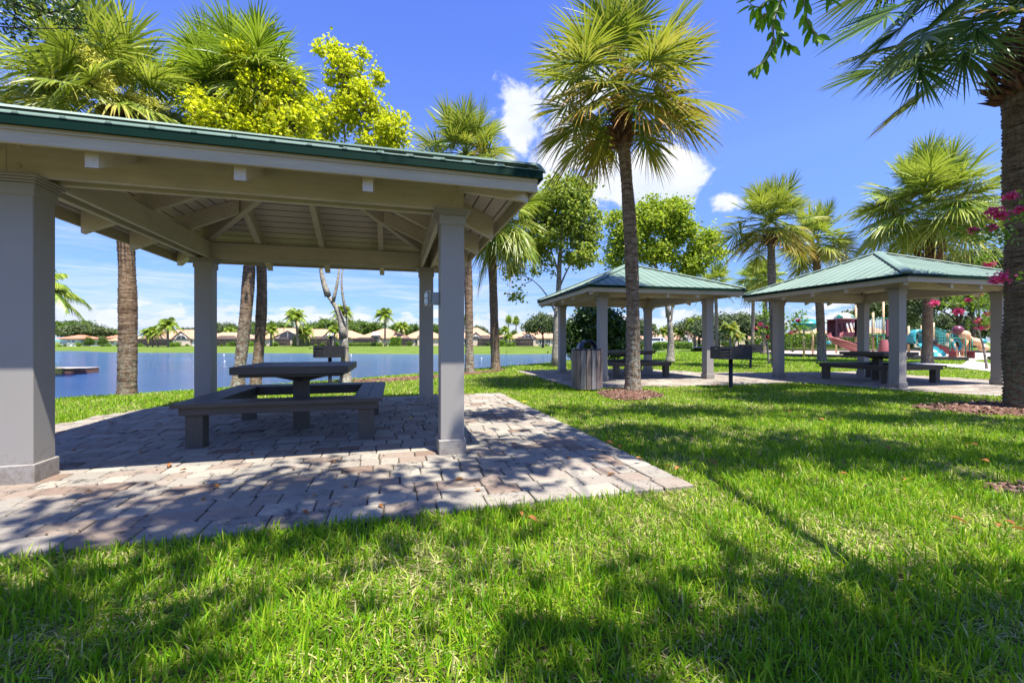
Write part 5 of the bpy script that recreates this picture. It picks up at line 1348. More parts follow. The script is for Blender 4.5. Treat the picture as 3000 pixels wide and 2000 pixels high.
def build_far_green():
    rng = np.random.default_rng(61)
    # three kinds of far tree, each copied with its own size and turn
    protos = []
    for k, (lm, sd) in enumerate((('oak_far', 1), ('oak', 2), ('oak_far', 3))):
        bl = [(0, 0, 5.2, 3.2, 3.0, 2.2), (2.2, .6, 4.6, 2.4, 2.2, 1.8), (-2.4, -.4, 4.5, 2.4, 2.4, 1.7), (.6, -1.6, 6.3, 1.9, 1.8, 1.4), (-1.2, 1.2, 6.0, 1.8, 1.8, 1.3)]
        if k == 1: bl = [(0, 0, 4.4, 3.8, 3.6, 1.5), (2.6, 0, 4.0, 2.2, 2.2, 1.2), (-2.8, .3, 3.9, 2.2, 2.2, 1.2), (0, 0, 5.3, 2.6, 2.4, .9)]
        if k == 2: bl = [(0, 0, 3.2, 2.6, 2.4, 2.4), (.4, 0, 5.4, 1.8, 1.8, 1.6), (-1.6, .6, 2.6, 1.8, 1.8, 1.8), (1.8, .2, 2.4, 1.7, 1.7, 1.7)]
        b_ = leafy_tree('x', (0, 0), [(0, 0, 0), (.1, 0, 1.2), (0, 0, 2.4)], bl, lm, 'bark_dark', .42, 190, 26, .38, 60 + sd, zb=0, r0=.28, hollow=.45, name=('round_tree', 'oak_tree', 'bushy_tree')[k], twigs=(k == 1)); protos.append(b_)
    L_ = [(0, 205, 938, 165, 1.5, 'grey green tree mass at far left behind the red roofed house'), (1, 250, 950, 150, 1.6, 'big spreading tree between the two red roofed houses'), (2, 262, 985, 138, .85, 'bushy tree at the shore in front of the red roofed house'), (2, 300, 985, 140, .9, 'bushy tree left of the left palm trunk on the far shore'),
          (0, 335, 963, 180, 1.2, 'round green tree just left of the left palm trunk beyond the houses'), (1, 545, 960, 185, 1.0, 'dark tree line tree behind the palm cluster'), (1, 590, 960, 190, 1.0, 'dark tree behind the second column beyond the roofs'),
          (1, 655, 946, 190, 1.3, 'dark grey tree right of the second column behind the screened patio house'), (0, 700, 955, 180, 1.0, 'light green tree left of the leaning palm trunk'), (0, 770, 944, 185, 1.2, 'green tree right of the leaning palm trunks'), (0, 820, 942, 180, 1.15, 'rounded green tree behind the broad gabled house'),
          (1, 912, 948, 185, 1.2, 'spreading tree just right of the big coconut palm'), (0, 960, 934, 175, 1.3, 'tall bright tree left of the multi stemmed tree fork'), (0, 1055, 938, 180, 1.35, 'round tree right of the multi stemmed tree'), (0, 1098, 945, 185, 1.1, 'round tree left of the right coconut palm'),
          (0, 1165, 945, 185, 1.15, 'tree right of the right coconut palm'), (0, 1205, 950, 190, 1.1, 'tree left of the far right column beyond the roofs'), (0, 1285, 950, 160, 1.0, 'tree in the slit between the two right columns'), (1, 1400, 955, 190, .9, 'tree behind the fanned gable house'),
          (2, 1460, 962, 175, .9, 'green clump right of the brown trunked palm'), (0, 1508, 968, 190, .8, 'low tree between the two thin far palms'), (1, 1870, 935, 95, .9, 'grey tree right of the dark glossy bush'), (1, 1975, 953, 150, 1.1, 'tree behind the fork of the pale tree'),
          (1, 2048, 928, 100, 1.1, 'grey green tree left of the right column of the middle pavilion'), (1, 2105, 922, 84, 1.0, 'umbrella shaped oak right of the middle pavilion'), (1, 2185, 920, 82, 1.05, 'wide umbrella shaped oak between the two back pavilions'), (1, 2145, 928, 98, 1.1, 'oak behind the two umbrella shaped oaks'), (0, 1330, 985, 175, .7, 'low tree in the gap left of the lichen palm')]
    for (k, u, vt, Y, s, lb) in L_:
        X = (u - CX) * Y / FP; top = 1 + (V0 - vt) * Y / FP; hp = (7.5, 6.2, 7.0)[k]; z = gz(X, Y); sz = (top - z) / hp
        dup(protos[k], (X, Y, z), rng.random() * 6.28, (s * 1.0 * max(sz, .5), s * max(sz, .5), sz), lb, 'trees beyond the lake and lawn')
    # the round oak on the far lawn left of the middle pavilion
    Y = 105; X = (1590 - CX) * Y / FP; z = gz(X, Y)
    for p in protos:
        if p.name.startswith('oak'):
            p.location = (X, Y, z); s = (1 + (V0 - 919) * Y / FP - z) / 6.2; p.scale = (s * .78, s * .78, s); p['label'] = 'round grey oak with visible limbs in front of the house left of the middle pavilion'; p['group'] = 'trees beyond the lake and lawn'
        elif p.name.startswith('round'):
            X2 = (1620 - CX) * 185 / FP; p.location = (X2, 185, -.03); p['label'] = 'round tree behind the roof left of the tall pale tree'; p['group'] = 'trees beyond the lake and lawn'; p.scale = (.8, .8, .9)
        else:
            X2 = (2275 - CX) * 95 / FP; p.location = (X2, 95, -.03); p.scale = (.8, .8, .75); p['label'] = 'bushy tree behind the left column of the right pavilion'; p['group'] = 'trees beyond the lake and lawn'
    # live oaks beyond the playground
    A = lambda u, v, Y: tuple(at(u, v, Y))
    Y = 50; B = lambda u, v, rx, ry, rz, dy=0: A(u, v, Y + dy) + (rx, ry, rz)
    lim = [(A(2812, 960, Y), A(2770, 890, Y), .22), (A(2815, 960, Y), A(2870, 890, Y), .22), (A(2812, 950, Y), A(2812, 860, Y), .2), (A(2770, 890, Y), A(2690, 870, Y), .12), (A(2870, 890, Y), A(2930, 840, Y), .12), (A(2812, 960, Y), A(2720, 900, Y), .12)]
    leafy_tree('large dark limbed live oak behind the playground and pink myrtle', (A(2812, 1020, Y)[0], Y), [A(2812, 1022, Y), A(2806, 990, Y), A(2812, 950, Y)],
               [B(2700, 865, 2.4, 2.5, 1.3), B(2790, 835, 3.0, 2.6, 1.4), B(2890, 830, 2.8, 2.5, 1.8), B(2680, 920, 1.5, 1.5, .8), B(2960, 870, 2.5, 2, 2.0), B(2770, 880, 2, 2, .8), B(2850, 880, 1.6, 2, .8)], 'oak', 'bark_dark', .32, 420, 36, .35, 71, name='live_oak', limbs=lim, r0=.42)
    Y = 62; B = lambda u, v, rx, ry, rz, dy=0: A(u, v, Y + dy) + (rx, ry, rz)
    leafy_tree('live oak crown behind the purple slide tower', (A(2600, 1015, Y)[0], Y), [A(2604, 1017, Y), A(2602, 980, Y), A(2600, 940, Y)],
               [B(2560, 905, 2.4, 2, 1.1), B(2640, 900, 2.4, 2, 1.6), B(2510, 925, 1.2, 1.2, .6), B(2600, 880, 1.6, 1.6, 1), B(2655, 950, 1.5, 1.5, 1)], 'oak', 'bark_dark', .38, 260, 30, .4, 72, name='live_oak', r0=.3)
    Y = 70; B = lambda u, v, rx, ry, rz, dy=0: A(u, v, Y + dy) + (rx, ry, rz)
    leafy_tree('tall oak whose top shows above the right pavilion roof beside the thick palm', (A(2840, 1012, Y)[0], Y), [A(2850, 1015, Y), A(2850, 950, Y), A(2845, 860, Y)],
               [B(2800, 770, 3.0, 2.5, 1.6), B(2870, 755, 3.0, 2.5, 1.4), B(2760, 790, 2, 2, 1.2), B(2920, 775, 2.6, 2, 1.5), B(2840, 830, 4, 3, 2)], 'oak', 'bark_dark', .45, 330, 30, .45, 73, name='live_oak', r0=.4)
    Y = 80; B = lambda u, v, rx, ry, rz, dy=0: A(u, v, Y + dy) + (rx, ry, rz)
    leafy_tree('shadowy oak low behind the caterpillar climber', (A(2750, 1010, Y)[0], Y), [A(2760, 1012, Y), A(2758, 990, Y), A(2755, 960, Y)],
               [B(2740, 950, 4, 3, 2.2), B(2860, 960, 4, 3, 1.8), B(2680, 960, 3, 3, 2)], 'oak', 'bark_dark', .5, 220, 28, .5, 74, name='live_oak', r0=.3)
    # hedges and shrubs
    x = lambda u, Y: (u - CX) * Y / FP
    hedge('long clipped hedge running behind the playground', x(2290, 74), x(2660, 74), 73, 75, -.03, 2.35, 16000, .2, 1)
    hedge('low clipped curved hedge on the lawn seen through the fork of the pale tree', x(1928, 63), x(2020, 63), 62, 65, -.03, .95, 5200, .15, 2)
    hedge('dark green hedge beside the purple shrub left of the far right column', x(1148, 130), x(1172, 130), 129, 131, gz(x(1160, 130), 130), 2.6, 2400, .25, 3)
    hedge('low hedge along the patio below the pyramid roofed house', x(1022, 128), x(1100, 128), 127, 128, gz(x(1060, 128), 128), .9, 2600, .22, 4)
    hedge('square green hedge right of the brown trunked palm across the lake', x(1460, 122), x(1478, 122), 121, 123, gz(x(1470, 122), 122), 1.6, 1500, .22, 5)
    hedge('low hedge in front of the dark arched house', x(1478, 124), x(1508, 124), 123, 124, gz(x(1490, 124), 124), .9, 1200, .22, 6)
    hedge('tall dark hedge under the big coconut palm', x(862, 130), x(902, 130), 129, 131, gz(x(880, 130), 130), 3.0, 3000, .28, 7, 'tree_dark')
    bs = leafy_tree('x', (0, 0), [(0, 0, 0), (0, 0, .2), (0, 0, .4)], [(0, 0, .75, 1.0, .9, .65), (.6, .1, .5, .6, .6, .45), (-.6, 0, .5, .6, .6, .45)], 'hedge', 'bark_dark', .22, 70, 20, .16, 81, zb=0, r0=.05, name='garden_shrub', cat='shrub', twigs=False)
    bd = leafy_tree('x', (0, 0), [(0, 0, 0), (0, 0, .2), (0, 0, .4)], [(0, 0, .75, 1.0, .9, .7), (.5, .1, .6, .6, .6, .5)], 'oak_far', 'bark_dark', .24, 60, 20, .16, 82, zb=0, r0=.05, name='garden_shrub', cat='shrub', twigs=False)
    first = {0: True, 1: True}
    SH = [(196, 'far left white house with red roof'), (345, 'house beside the left palm trunk'), (455, 'big house behind the palm cluster'), (545, 'right wing of the big house behind the palm cluster'), (670, 'screened patio right of the second column'), (800, 'broad gabled house by the leaning palm'),
          (890, 'house under the big coconut palm'), (1000, 'house behind the lake grill'), (1125, 'pyramid roofed house'), (1235, 'house left of the far right column'), (1390, 'fanned gable house'), (1470, 'low roofed house right of the brown palm'), (1545, 'dark arched house'), (1640, 'right end of the dark arched house')]
    SR = [(1890, 'house by the white van'), (1975, 'forked tree house'), (2055, 'dark porched house'), (2125, 'pale slim palm'), (2190, 'wide umbrella oak'), (2255, 'small pink myrtle')]
    cnt = {}; ORD = ('first', 'second', 'third', 'fourth', 'fifth', 'sixth', 'seventh', 'eighth', 'ninth')
    us = [175, 190, 230, 300, 318, 345, 360, 400, 412, 500, 512, 523, 548, 650, 668, 683, 735, 775, 805, 858, 872, 905, 925, 945, 985, 1035, 1112, 1130, 1145, 1200, 1235, 1345, 1368, 1430, 1480, 1510, 1530, 1575, 1600, 1640, 1665]
    ur = [(1875, 100), (1898, 92), (1915, 88), (2035, 88), (2058, 90), (2076, 86), (2100, 84), (2118, 78), (2135, 80), (2150, 76), (2168, 84), (2190, 78), (2212, 80), (2232, 76), (2250, 82), (2275, 76), (2015, 100), (1985, 104), (1960, 100), (2070, 100), (2128, 94), (2205, 96)]
    for i, (u, Y) in enumerate([(u, 131 + (i * 7) % 5) for i, u in enumerate(us)] + sorted(ur)):
        k = i % 2; p = (bs, bd)[k]; X = x(u, Y); q = Y > 110; s = (.45 if q else .6) + .6 * rng.random(); z = gz(X, Y)
        nm = min(SH if q else SR, key=lambda h: abs(h[0] - u))[1]; o_ = ORD[cnt.get(nm, 0)]; cnt[nm] = cnt.get(nm, 0) + 1
        lb = '%s shrub from left before the %s' % (o_, nm); gr = 'garden shrubs across the lake' if q else 'garden shrubs before the right hand houses'
        if first[k]: p.location = (X, Y, z); p.scale = (s, s, s); p['label'] = lb; p['group'] = gr; first[k] = False
        else: dup(p, (X, Y, z), rng.random() * 6, s, lb, gr)
    # far palms
    F = lambda lb, u, vc, Y, L_, **k: feather_palm(lb, x(u, Y), Y, gz(x(u, Y), Y), 1 + (V0 - vc) * Y / FP - gz(x(u, Y), Y), L_, seed=int(u), **k)
    F('tall coconut palm in front of the houses, left of the lake grill', 873, 925, 118, 4.3, lean=(-.8, 0), tr=.28)
    F('tall dark coconut palm across the lake between grill and far right column', 1128, 920, 124, 3.9, tr=.24)
    F('full crowned palm behind the stems of the multi stemmed tree', 1004, 912, 135, 4.3, tr=.3, nf=26)
    F('yellowish coconut palm right of the tall dark one', 1177, 955, 140, 3.2, tr=.25)
    F('bushy feather palm by the big house across the lake', 492, 950, 120, 3.8, tr=.25, nf=26)
    F('left small palm of the cluster before the big house', 432, 975, 122, 2.6, tr=.15); F('second small palm of the cluster before the big house', 447, 968, 122, 2.7, tr=.15); F('right small palm of the cluster before the big house', 463, 972, 122, 2.6, tr=.15)
    F('drooping palm right behind the leaning palm trunk across the lake', 794, 965, 128, 3.0, tr=.3)
    F('left young coconut palm under the big one', 886, 975, 120, 2.6, tr=.15); F('right young coconut palm under the big one', 898, 970, 120, 2.8, tr=.15)
    F('small palm left of the multi stemmed tree base across the lake', 980, 966, 130, 3.0, tr=.25); F('palm just right of the second column beyond the roofs', 672, 968, 160, 3.4, tr=.25)
    F('pale slim palm with white trunk on the lawn right of the middle pavilion', 2140, 962, 66, 2.2, tr=.16, lm='palmleaf_old'); F('blue grey palm left of the middle pavilion right column', 2035, 945, 96, 2.8, tr=.3)
    F('small palm left behind the fork of the pale tree', 1945, 968, 98, 2.2, tr=.14, lm='palmleaf_old'); F('small palm right behind the fork of the pale tree', 1992, 972, 104, 2.4, tr=.14)
    F('low palm in the bed before the oaks', 2163, 985, 78, 1.8, tr=.12, lm='palmleaf_old'); F('palm top behind the middle pavilion back column', 1908, 962, 150, 3.2, tr=.25)
    F('low leafy palm before the dark arched house', 1490, 985, 126, 2.2, tr=.2); F('feather palm between the two thin far palms and the brown trunk', 1480, 965, 170, 3.0, tr=.3)
    for (u, vc, lb) in ((1490, 935, 'left of two thin tall fan palms beyond the roofs'), (1512, 937, 'right of two thin tall fan palms beyond the roofs'), (1360, 935, 'thin tall fan palm seen left of the lichen palm trunk')):
        Y = 190; X = x(u, Y); zt = 1 + (V0 - vc) * Y / FP; cabbage_palm(lb, (X, Y), (X, Y, zt - .6), .28, .2, (0, 0, .6), 'trunk_grey', 'palmleaf', int(u), (0, 0), None, name='fan_palm', group='thin fan palms', nf=30, Lp=.5, Lb=1.5, nseg=12, emin=-70, emax=85, oldf=.3, wid=.11, dz=.6)


# ------------------------------------------------------------------ playground
def build_playground():
    pur = paint('purple_plastic', (.15, .035, .055), .32, .08, 3, .03, spec=.5); pink = paint('sun_faded_purple_plastic', (.30, .095, .095), .35, .12, 2, .03); teal = paint('teal_plastic', (.04, .27, .29), .3, .1, 3, .03); tan = paint('tan_post_paint', (.52, .36, .19), .4, .05, 3, .03)
    grn = paint('green_rail_paint', (.01, .16, .10), .35, .1, 3, .03); peach = paint('peach_plastic', (.68, .40, .22), .35, .08, 2, .03); red = paint('dark_red_plastic', (.16, .03, .03), .4, .1, 3, .03)
    Y = 30.0; A = lambda u, v, y=Y: np.array(at(u, v, y)); g = lambda u, y=Y: (u - CX) * y / FP
    # edging timbers
    rng = np.random.default_rng(4)
    SD = ['left front', 'front left', 'front middle', 'front right', 'right corner', 'right side', 'far right', 'back', 'back left', 'left back', 'left side']
    for i in range(len(PLAY)):
        p, q = PLAY[i], PLAY[(i + 1) % len(PLAY)]; n = max(1, int(round(math.dist(p, q) / 2.4)))
        for k in range(n):
            a = [p[j] + (q[j] - p[j]) * k / n for j in (0, 1)]; b = [p[j] + (q[j] - p[j]) * (k + .985) / n for j in (0, 1)]
            if 3 <= i <= 4 and i == 4 and k == 0: continue
            o = MB().bar((a[0], a[1], .07), (b[0], b[1], .07), .12, .24).build('edging_timber', M['dark_wood']); tag(o, 'black edging timber, %s from the start of the %s run of the playground border' % (('first', 'second', 'third', 'fourth', 'fifth', 'sixth', 'seventh', 'eighth')[min(k, 7)], SD[i]), 'edging', 'black playground edging timbers')
    # teal shade dish on posts
    r = thing('play_canopy', 'teal dish shaped canopy on two tan posts left in the playground', 'play equipment', (g(2366), 29, 0)); O = np.array(r.location)
    c = at(2362, 952, 29); MB().lathe([(.02, .42), (.35, .40), (.75, .22), (.92, .10), (.92, .02), (.70, -.16), (.40, -.34), (.18, -.42), (.02, -.44)], 28, c=tuple(np.array(c) - O)).build('dish', teal, r)
    MB().tube([np.array(at(2355, 965, 28.6)) - O, np.array((at(2355, 965, 28.6)[0], 28.6, -.02)) - O], .065, 10).build('post', tan, r); MB().tube([np.array(at(2381, 945, 30.2)) - O, np.array((at(2381, 945, 30.2)[0], 30.2, -.02)) - O], .065, 10).build('post', tan, r)
    # swings
    r = thing('swing_set', 'tan and green swing frame with teal bucket seats before the hedge', 'swing', (g(2425, 36), 36, 0)); O = np.array(r.location); Ys = 36
    b = MB(); b.tube([A(2395, 944, Ys) - O, A(2452, 946, Ys) - O], .05, 8); b.build('top_beam', grn, r)
    for u in (2398, 2450): MB().tube([A(u, 944, Ys) - O, np.array([g(u, Ys), Ys, -.02]) - O], .07, 8).build('post', tan, r)
    for u in (2410, 2427):
        s_ = A(u, 1003, Ys) - O; sm = MB().lathe([(.02, -.16), (.14, -.15), (.2, -.02), (.19, .12), (.17, .12), (.15, 0)], 12, c=tuple(s_)).build('bucket_seat', teal, r); ch = MB()
        for d in (-.17, .17): ch.tube([s_ + [d, 0, .1], A(u, 945, Ys) - O + [d * .8, 0, 0]], .012, 4)
        ch.build('chain', M['steel_grey'], sm)
    # climbing structure with spiral slide
    r = thing('play_structure', 'climbing structure with purple tower, spiral slide, green rails and teal climber', 'play equipment', (g(2560), Y, 0)); O = np.array(r.location); D = lambda u, v, y=Y: A(u, v, y) - O
    z0 = A(0, 984)[2]; pl = MB()
    pl.box(g(2440) - O[0], g(2508) - O[0], -.8, .8, z0 - .1, z0); pl.box(g(2512) - O[0], g(2600) - O[0], -.7, 1.0, z0 - .06, z0 + .02); pl.box(g(2655) - O[0], g(2740) - O[0], -.2, 1.3, A(0, 1005)[2] - .06, A(0, 1005)[2]); pl.build('platform', M['bronze'] if 'bronze' in M else HM['bronze'], r)
    # tower panels with diagonal slots
    zt = A(0, 937)[2]; x0, x1 = g(2440) - O[0], g(2496) - O[0]; tw = MB()
    def slotted(p, q, z0_, z1_):  # panel from p to q (xy) with slanted slots
        p = np.array(p); q = np.array(q); N_ = 5
        tw.bar((p[0], p[1], z0_ + .12), (q[0], q[1], z0_ + .12), .06, .24); tw.bar((p[0], p[1], z1_ - .12), (q[0], q[1], z1_ - .12), .06, .24)
        for k in range(N_):
            f = (k + .5) / N_; a = p + (q - p) * min(1, f + .08); c = p + (q - p) * max(0, f - .08); tw.bar((c[0], c[1], z1_ - .2), (a[0], a[1], z0_ + .2), .055, (.05 if k in (0, N_ - 1) else .09), up=(q[0] - p[0], q[1] - p[1], 0))
        tw.bar((p[0], p[1], z0_), (p[0], p[1], z1_), .09, .09, up=(0, 1, 0)); tw.bar((q[0], q[1], z0_), (q[0], q[1], z1_), .09, .09, up=(0, 1, 0))
    xm = g(2478) - O[0]
    slotted((x0, -.35), (xm, -.85), z0, zt); slotted((xm, -.85), (x1 + .1, -.3), z0, zt); tw.box(x0, x1, .5, .56, z0, zt); tw.box(x0 - .05, x1 + .12, -.8, .55, zt, zt + .05); tw.build('tower_panel', pur, r)
    cc = np.array([(x0 + xm) / 2 + .28, -.1, zt + .05]); roofm = paint('cream_and_green_dome', (.45, .44, .34), .4, .3, 2.4, .05)
    MB().lathe([(.62, 0), (.60, .10), (.42, .30), (.2, .42), (.02, .46)], 8, c=tuple(cc), smooth=False).build('tower_roof', roofm, r)
    k8 = MB()
    for i in range(0, 8, 2):
        a, c2 = i * PI / 4, (i + 1) * PI / 4; k8.add([cc + [.61 * math.cos(a), .61 * math.sin(a), .115], cc + [.61 * math.cos(c2), .61 * math.sin(c2), .115], cc + [.43 * math.cos(c2), .43 * math.sin(c2), .312], cc + [.02, 0, .475], cc + [.43 * math.cos(a), .43 * math.sin(a), .312]], [(0, 1, 2, 3, 4)])
    k8.build('roof_panel', grn, r)
    # spiral slide, a U section swept on a curve
    P = [D(2452, 985, 29.1), D(2441, 990, 28.6), D(2447, 1000, 28.2), D(2465, 1010, 28.0), D(2490, 1020, 28.1), D(2512, 1028, 28.4), D(2528, 1030, 28.6)]
    s = np.linspace(0, len(P) - 1.001, 30); P = np.array([P[int(i)] * (1 - (i % 1)) + P[int(i) + 1] * (i % 1) for i in s])
    for _ in range(3): P[1:-1] = (P[:-2] + P[1:-1] * 2 + P[2:]) / 4
    sl_ = MB(); sec = [(-.32, .30), (-.29, .04), (-.16, -.08), (.16, -.08), (.29, .04), (.32, .30)]; V = []
    T = np.gradient(P, axis=0)
    for p, t_ in zip(P, T):
        sd = np.cross(t_, [0, 0, 1]); sd /= np.linalg.norm(sd); V += [p + sd * a + np.array([0, 0, h]) for a, h in sec]
        V += [p + sd * a * 1.12 + np.array([0, 0, h - .05]) for a, h in sec]
    F = []
    for i in range(29):
        for j in range(5): F.append((i * 12 + j, i * 12 + j + 1, i * 12 + 13 + j, i * 12 + 12 + j)); F.append((i * 12 + 6 + j, i * 12 + 18 + j, i * 12 + 19 + j, i * 12 + 7 + j))
        for j in (0, 5): F.append((i * 12 + j, i * 12 + 12 + j, i * 12 + 18 + j, i * 12 + 6 + j))
    sl_.add(V, F, 0, True); sl_.build('spiral_slide', pink, r)
    MB().lathe([(.42, 0), (.45, .4), (.38, 1.0)], 14, c=(D(2482, 1036)[0], -1.2, -.05)).build('slide_support', pur, r)
    b = MB(); b.lathe([(.30, 0), (.34, .5), (.22, 1.15), (.2, 1.2)], 14, c=(D(2556, 1036)[0], -.9, -.05)); b.build('red_slide', pink, r)
    for (u, v, y) in ((2508, 890, 30), (2588, 876, 30), (2662, 955, 30), (2700, 952, 31), (2735, 945, 31), (2726, 950, 29.6), (2558, 915, 31)):
        MB().tube([D(u, v, y), np.array([A(u, v, y)[0], y, -.03]) - O], .068, 10).build('post', tan, r)
    def rails(u0, u1, vt, vb, y0, y1, n, drop=0, name='guard_rail'):
        b = MB(); a = D(u0, vt, y0); c = D(u1, vt + drop, y1); a2 = D(u0, vb, y0); c2 = D(u1, vb + drop, y1); b.tube([a, c], .026, 6); b.tube([a2, c2], .026, 6)
        for i in range(n + 1): f = i / n; b.tube([a + (c - a) * f, a2 + (c2 - a2) * f], .014, 5)
        return b.build(name, grn, r)
    rails(2500, 2516, 930, 982, 29.3, 29.3, 4); rails(2553, 2606, 932, 982, 29.3, 29.3, 11); rails(2737, 2790, 957, 1000, 29.4, 28.9, 12, 22); rails(2742, 2800, 962, 1003, 31, 30.6, 10, 20)
    b = MB(); b.box(D(2570, 0)[0], D(2585, 0)[0], -.75, -.66, z0, A(0, 937)[2]); b.build('purple_panel', pur, r)
    # net ladder
    b = MB()
    for u in (2570, 2590, 2606): b.tube([D(u, 984, 29.2), D(u, 1026, 28.9)], .028, 6)
    for v in (993, 1003, 1014): b.tube([D(2570, v, 29.1), D(2580, v + 3, 29.1), D(2590, v, 29.1), D(2598, v + 3, 29.1), D(2606, v, 29.1)], .018, 5)
    b.build('net_ladder', grn, r)
    # teal arch and rippled climber
    b = MB(); an = np.linspace(0, PI, 13); cx_, w = D(2680, 0)[0], .50; zc = A(0, 985)[2]
    V = []
    for y in (-.45, .1):
        for q in an: V += [(cx_ + math.cos(q) * w, y, zc + math.sin(q) * w * .95), (cx_ + math.cos(q) * (w - .16), y, zc + math.sin(q) * (w - .16) * .95)]
    for i in range(12): pass
    F = [];
    for i in range(12):
        o = 2 * i; F += [(o, o + 1, o + 3, o + 2), (26 + o, 26 + o + 2, 26 + o + 3, 26 + o + 1), (o, o + 2, 28 + o, 26 + o), (o + 1, 27 + o, 29 + o, o + 3)]
    b.add(V, F, 0, True); zf = A(0, 1006)[2]
    for sx in (-1, 1): b.box(cx_ + sx * (w - .08) - .08, cx_ + sx * (w - .08) + .08, -.45, .1, zf, zc)
    b.build('teal_arch', teal, r)
    b = MB(); V = []; n = 18
    for i in range(n + 1):
        f = i / n; y = -.4 - f * 1.3; z = zf * (1 - f) + .02 + .045 * math.sin(f * 26)
        V += [(cx_ - .50 - .12 * f, y, z + .22), (cx_ - .42 - .12 * f, y, z), (cx_ + .42, y, z), (cx_ + .5, y, z + .22)]
    b.add(V, [(4 * i + j, 4 * i + j + 1, 4 * i + 5 + j, 4 * i + 4 + j) for i in range(n) for j in range(3)], 0, True); b.build('rippled_climber', teal, r)
    # ramp side panels and tread
    b = MB(); V = [D(2735, 1004, 29.2), D(2797, 1022, 28.7), D(2797, 1040, 28.7), D(2735, 1030, 29.2)]; V2 = [v + np.array([0, .06, 0]) for v in V]
    b.add(V + V2, [(0, 1, 2, 3), (7, 6, 5, 4), (0, 4, 5, 1), (1, 5, 6, 2), (2, 6, 7, 3), (3, 7, 4, 0)]); b.build('ramp_panel', red, r)
    b = MB(); c = D(2737, 1000, 29.1); b.lathe([(.0, -.03), (.19, -.03), (.19, .03), (0, .03)], 20); Vv = b.V[-1].copy(); b.V[-1] = np.stack([Vv[:, 0], Vv[:, 2], Vv[:, 1]], 1) + c; b.build('steering_wheel', M['black_iron'], r)
    for (u, v) in ((2745, 1024), (2762, 1028)): MB().tube([D(u, v, 29.4), np.array([A(u, v, 29.4)[0], 29.4, -.03]) - O], .085, 10).build('short_post', tan, r)
    b = MB(); c = D(2757, 985, 31.5)
    for k in range(5): b.box(c[0] - .3, c[0] + .3, c[1] - .1, c[1] + .1, c[2] - .5 + k * .2, c[2] - .36 + k * .2, c=.03)
    b.build('teal_block_panel', teal, r)
    # caterpillar climber
    r = thing('caterpillar_climber', 'caterpillar climber of peach, teal and purple balls on curved tan legs', 'play equipment', (g(2850, 29), 29, 0)); O = np.array(r.location); Yc = 29; E = lambda u, v, y=Yc: np.array(at(u, v, y)) - O
    def ball(u, v, R, m, name, y=Yc, sq=1): pr = [(R * math.sin(t_), -R * math.cos(t_) * sq) for t_ in np.linspace(.02, PI - .02, 12)]; MB().lathe(pr, 18, c=tuple(E(u, v, y))).build(name, m, r)
    ball(2806, 967, .31, pur, 'ball'); ball(2826, 981, .30, peach, 'ball', 28.8); ball(2857, 1001, .30, peach, 'ball', 28.7, .85); ball(2880, 1018, .29, peach, 'ball', 28.6, .85); ball(2800, 983, .28, teal, 'ball', 29.3, .7); ball(2876, 1000, .26, teal, 'ball', 29.6, .8)
    b = MB(); b.tube([E(2826, 981, 28.8), E(2842, 991, 28.75), E(2857, 1001, 28.7), E(2880, 1018, 28.6)], .15, 10); b.build('body', peach, r)
    b = MB(); b.tube([E(2800, 983, 29.3), E(2830, 992, 29.5), E(2876, 1000, 29.6)], .16, 10); b.build('body', teal, r)
    for (u0, u1) in ((2785, 2806), (2822, 2820), (2840, 2826)):
        p = E(u0, 992, 29.1); q = E(u1, 1034, 29); q[2] = 0 - .02; m = (p + q) / 2 + np.array([.05, 0, 0]); MB().tube([p, m, q], [.12, .13, .09], 10).build('leg', peach, r)
    b = MB(); an = np.linspace(0, 2 * PI, 21); b.tube([E(2803, 1010) + np.array([math.cos(q) * .28, 0, math.sin(q) * .32]) for q in an], .08, 8, cap=False); b.build('crawl_ring', teal, r)
    b = MB()
    for (u, y) in ((2783, 28.2), (2829, 28.2), (2840, 28.8), (2848, 28.4)): b.tube([E(u, 991, y), np.array([E(u, 991, y)[0], y - 29, -.02])], .035, 6)
    b.tube([E(2783, 991, 28.2), E(2829, 991, 28.2)], .03, 6); b.build('green_frame', grn, r)
    # park bench by the chips
    r = thing('park_bench', 'dark red slatted bench in front of the caterpillar climber', 'bench', tuple(G(2818, 1049.5)) and (g(2818, 25.8), 25.8, 0), .0); b = MB(); w = .58
    for k in range(5): b.box(-w, w, -.2 + k * .085, -.135 + k * .085, .42, .45)
    b.build('seat', red, r); b = MB()
    for k in range(9): b.box(-w + .05 + k * .135, -w + .09 + k * .135, .22, .25, .20, .40)
    b.build('lattice', red, r)
    for sx in (-1, 1): MB().box(sx * (w - .03) - .03, sx * (w - .03) + .03, -.2, .22, -.02, .418).build('leg', red, r)


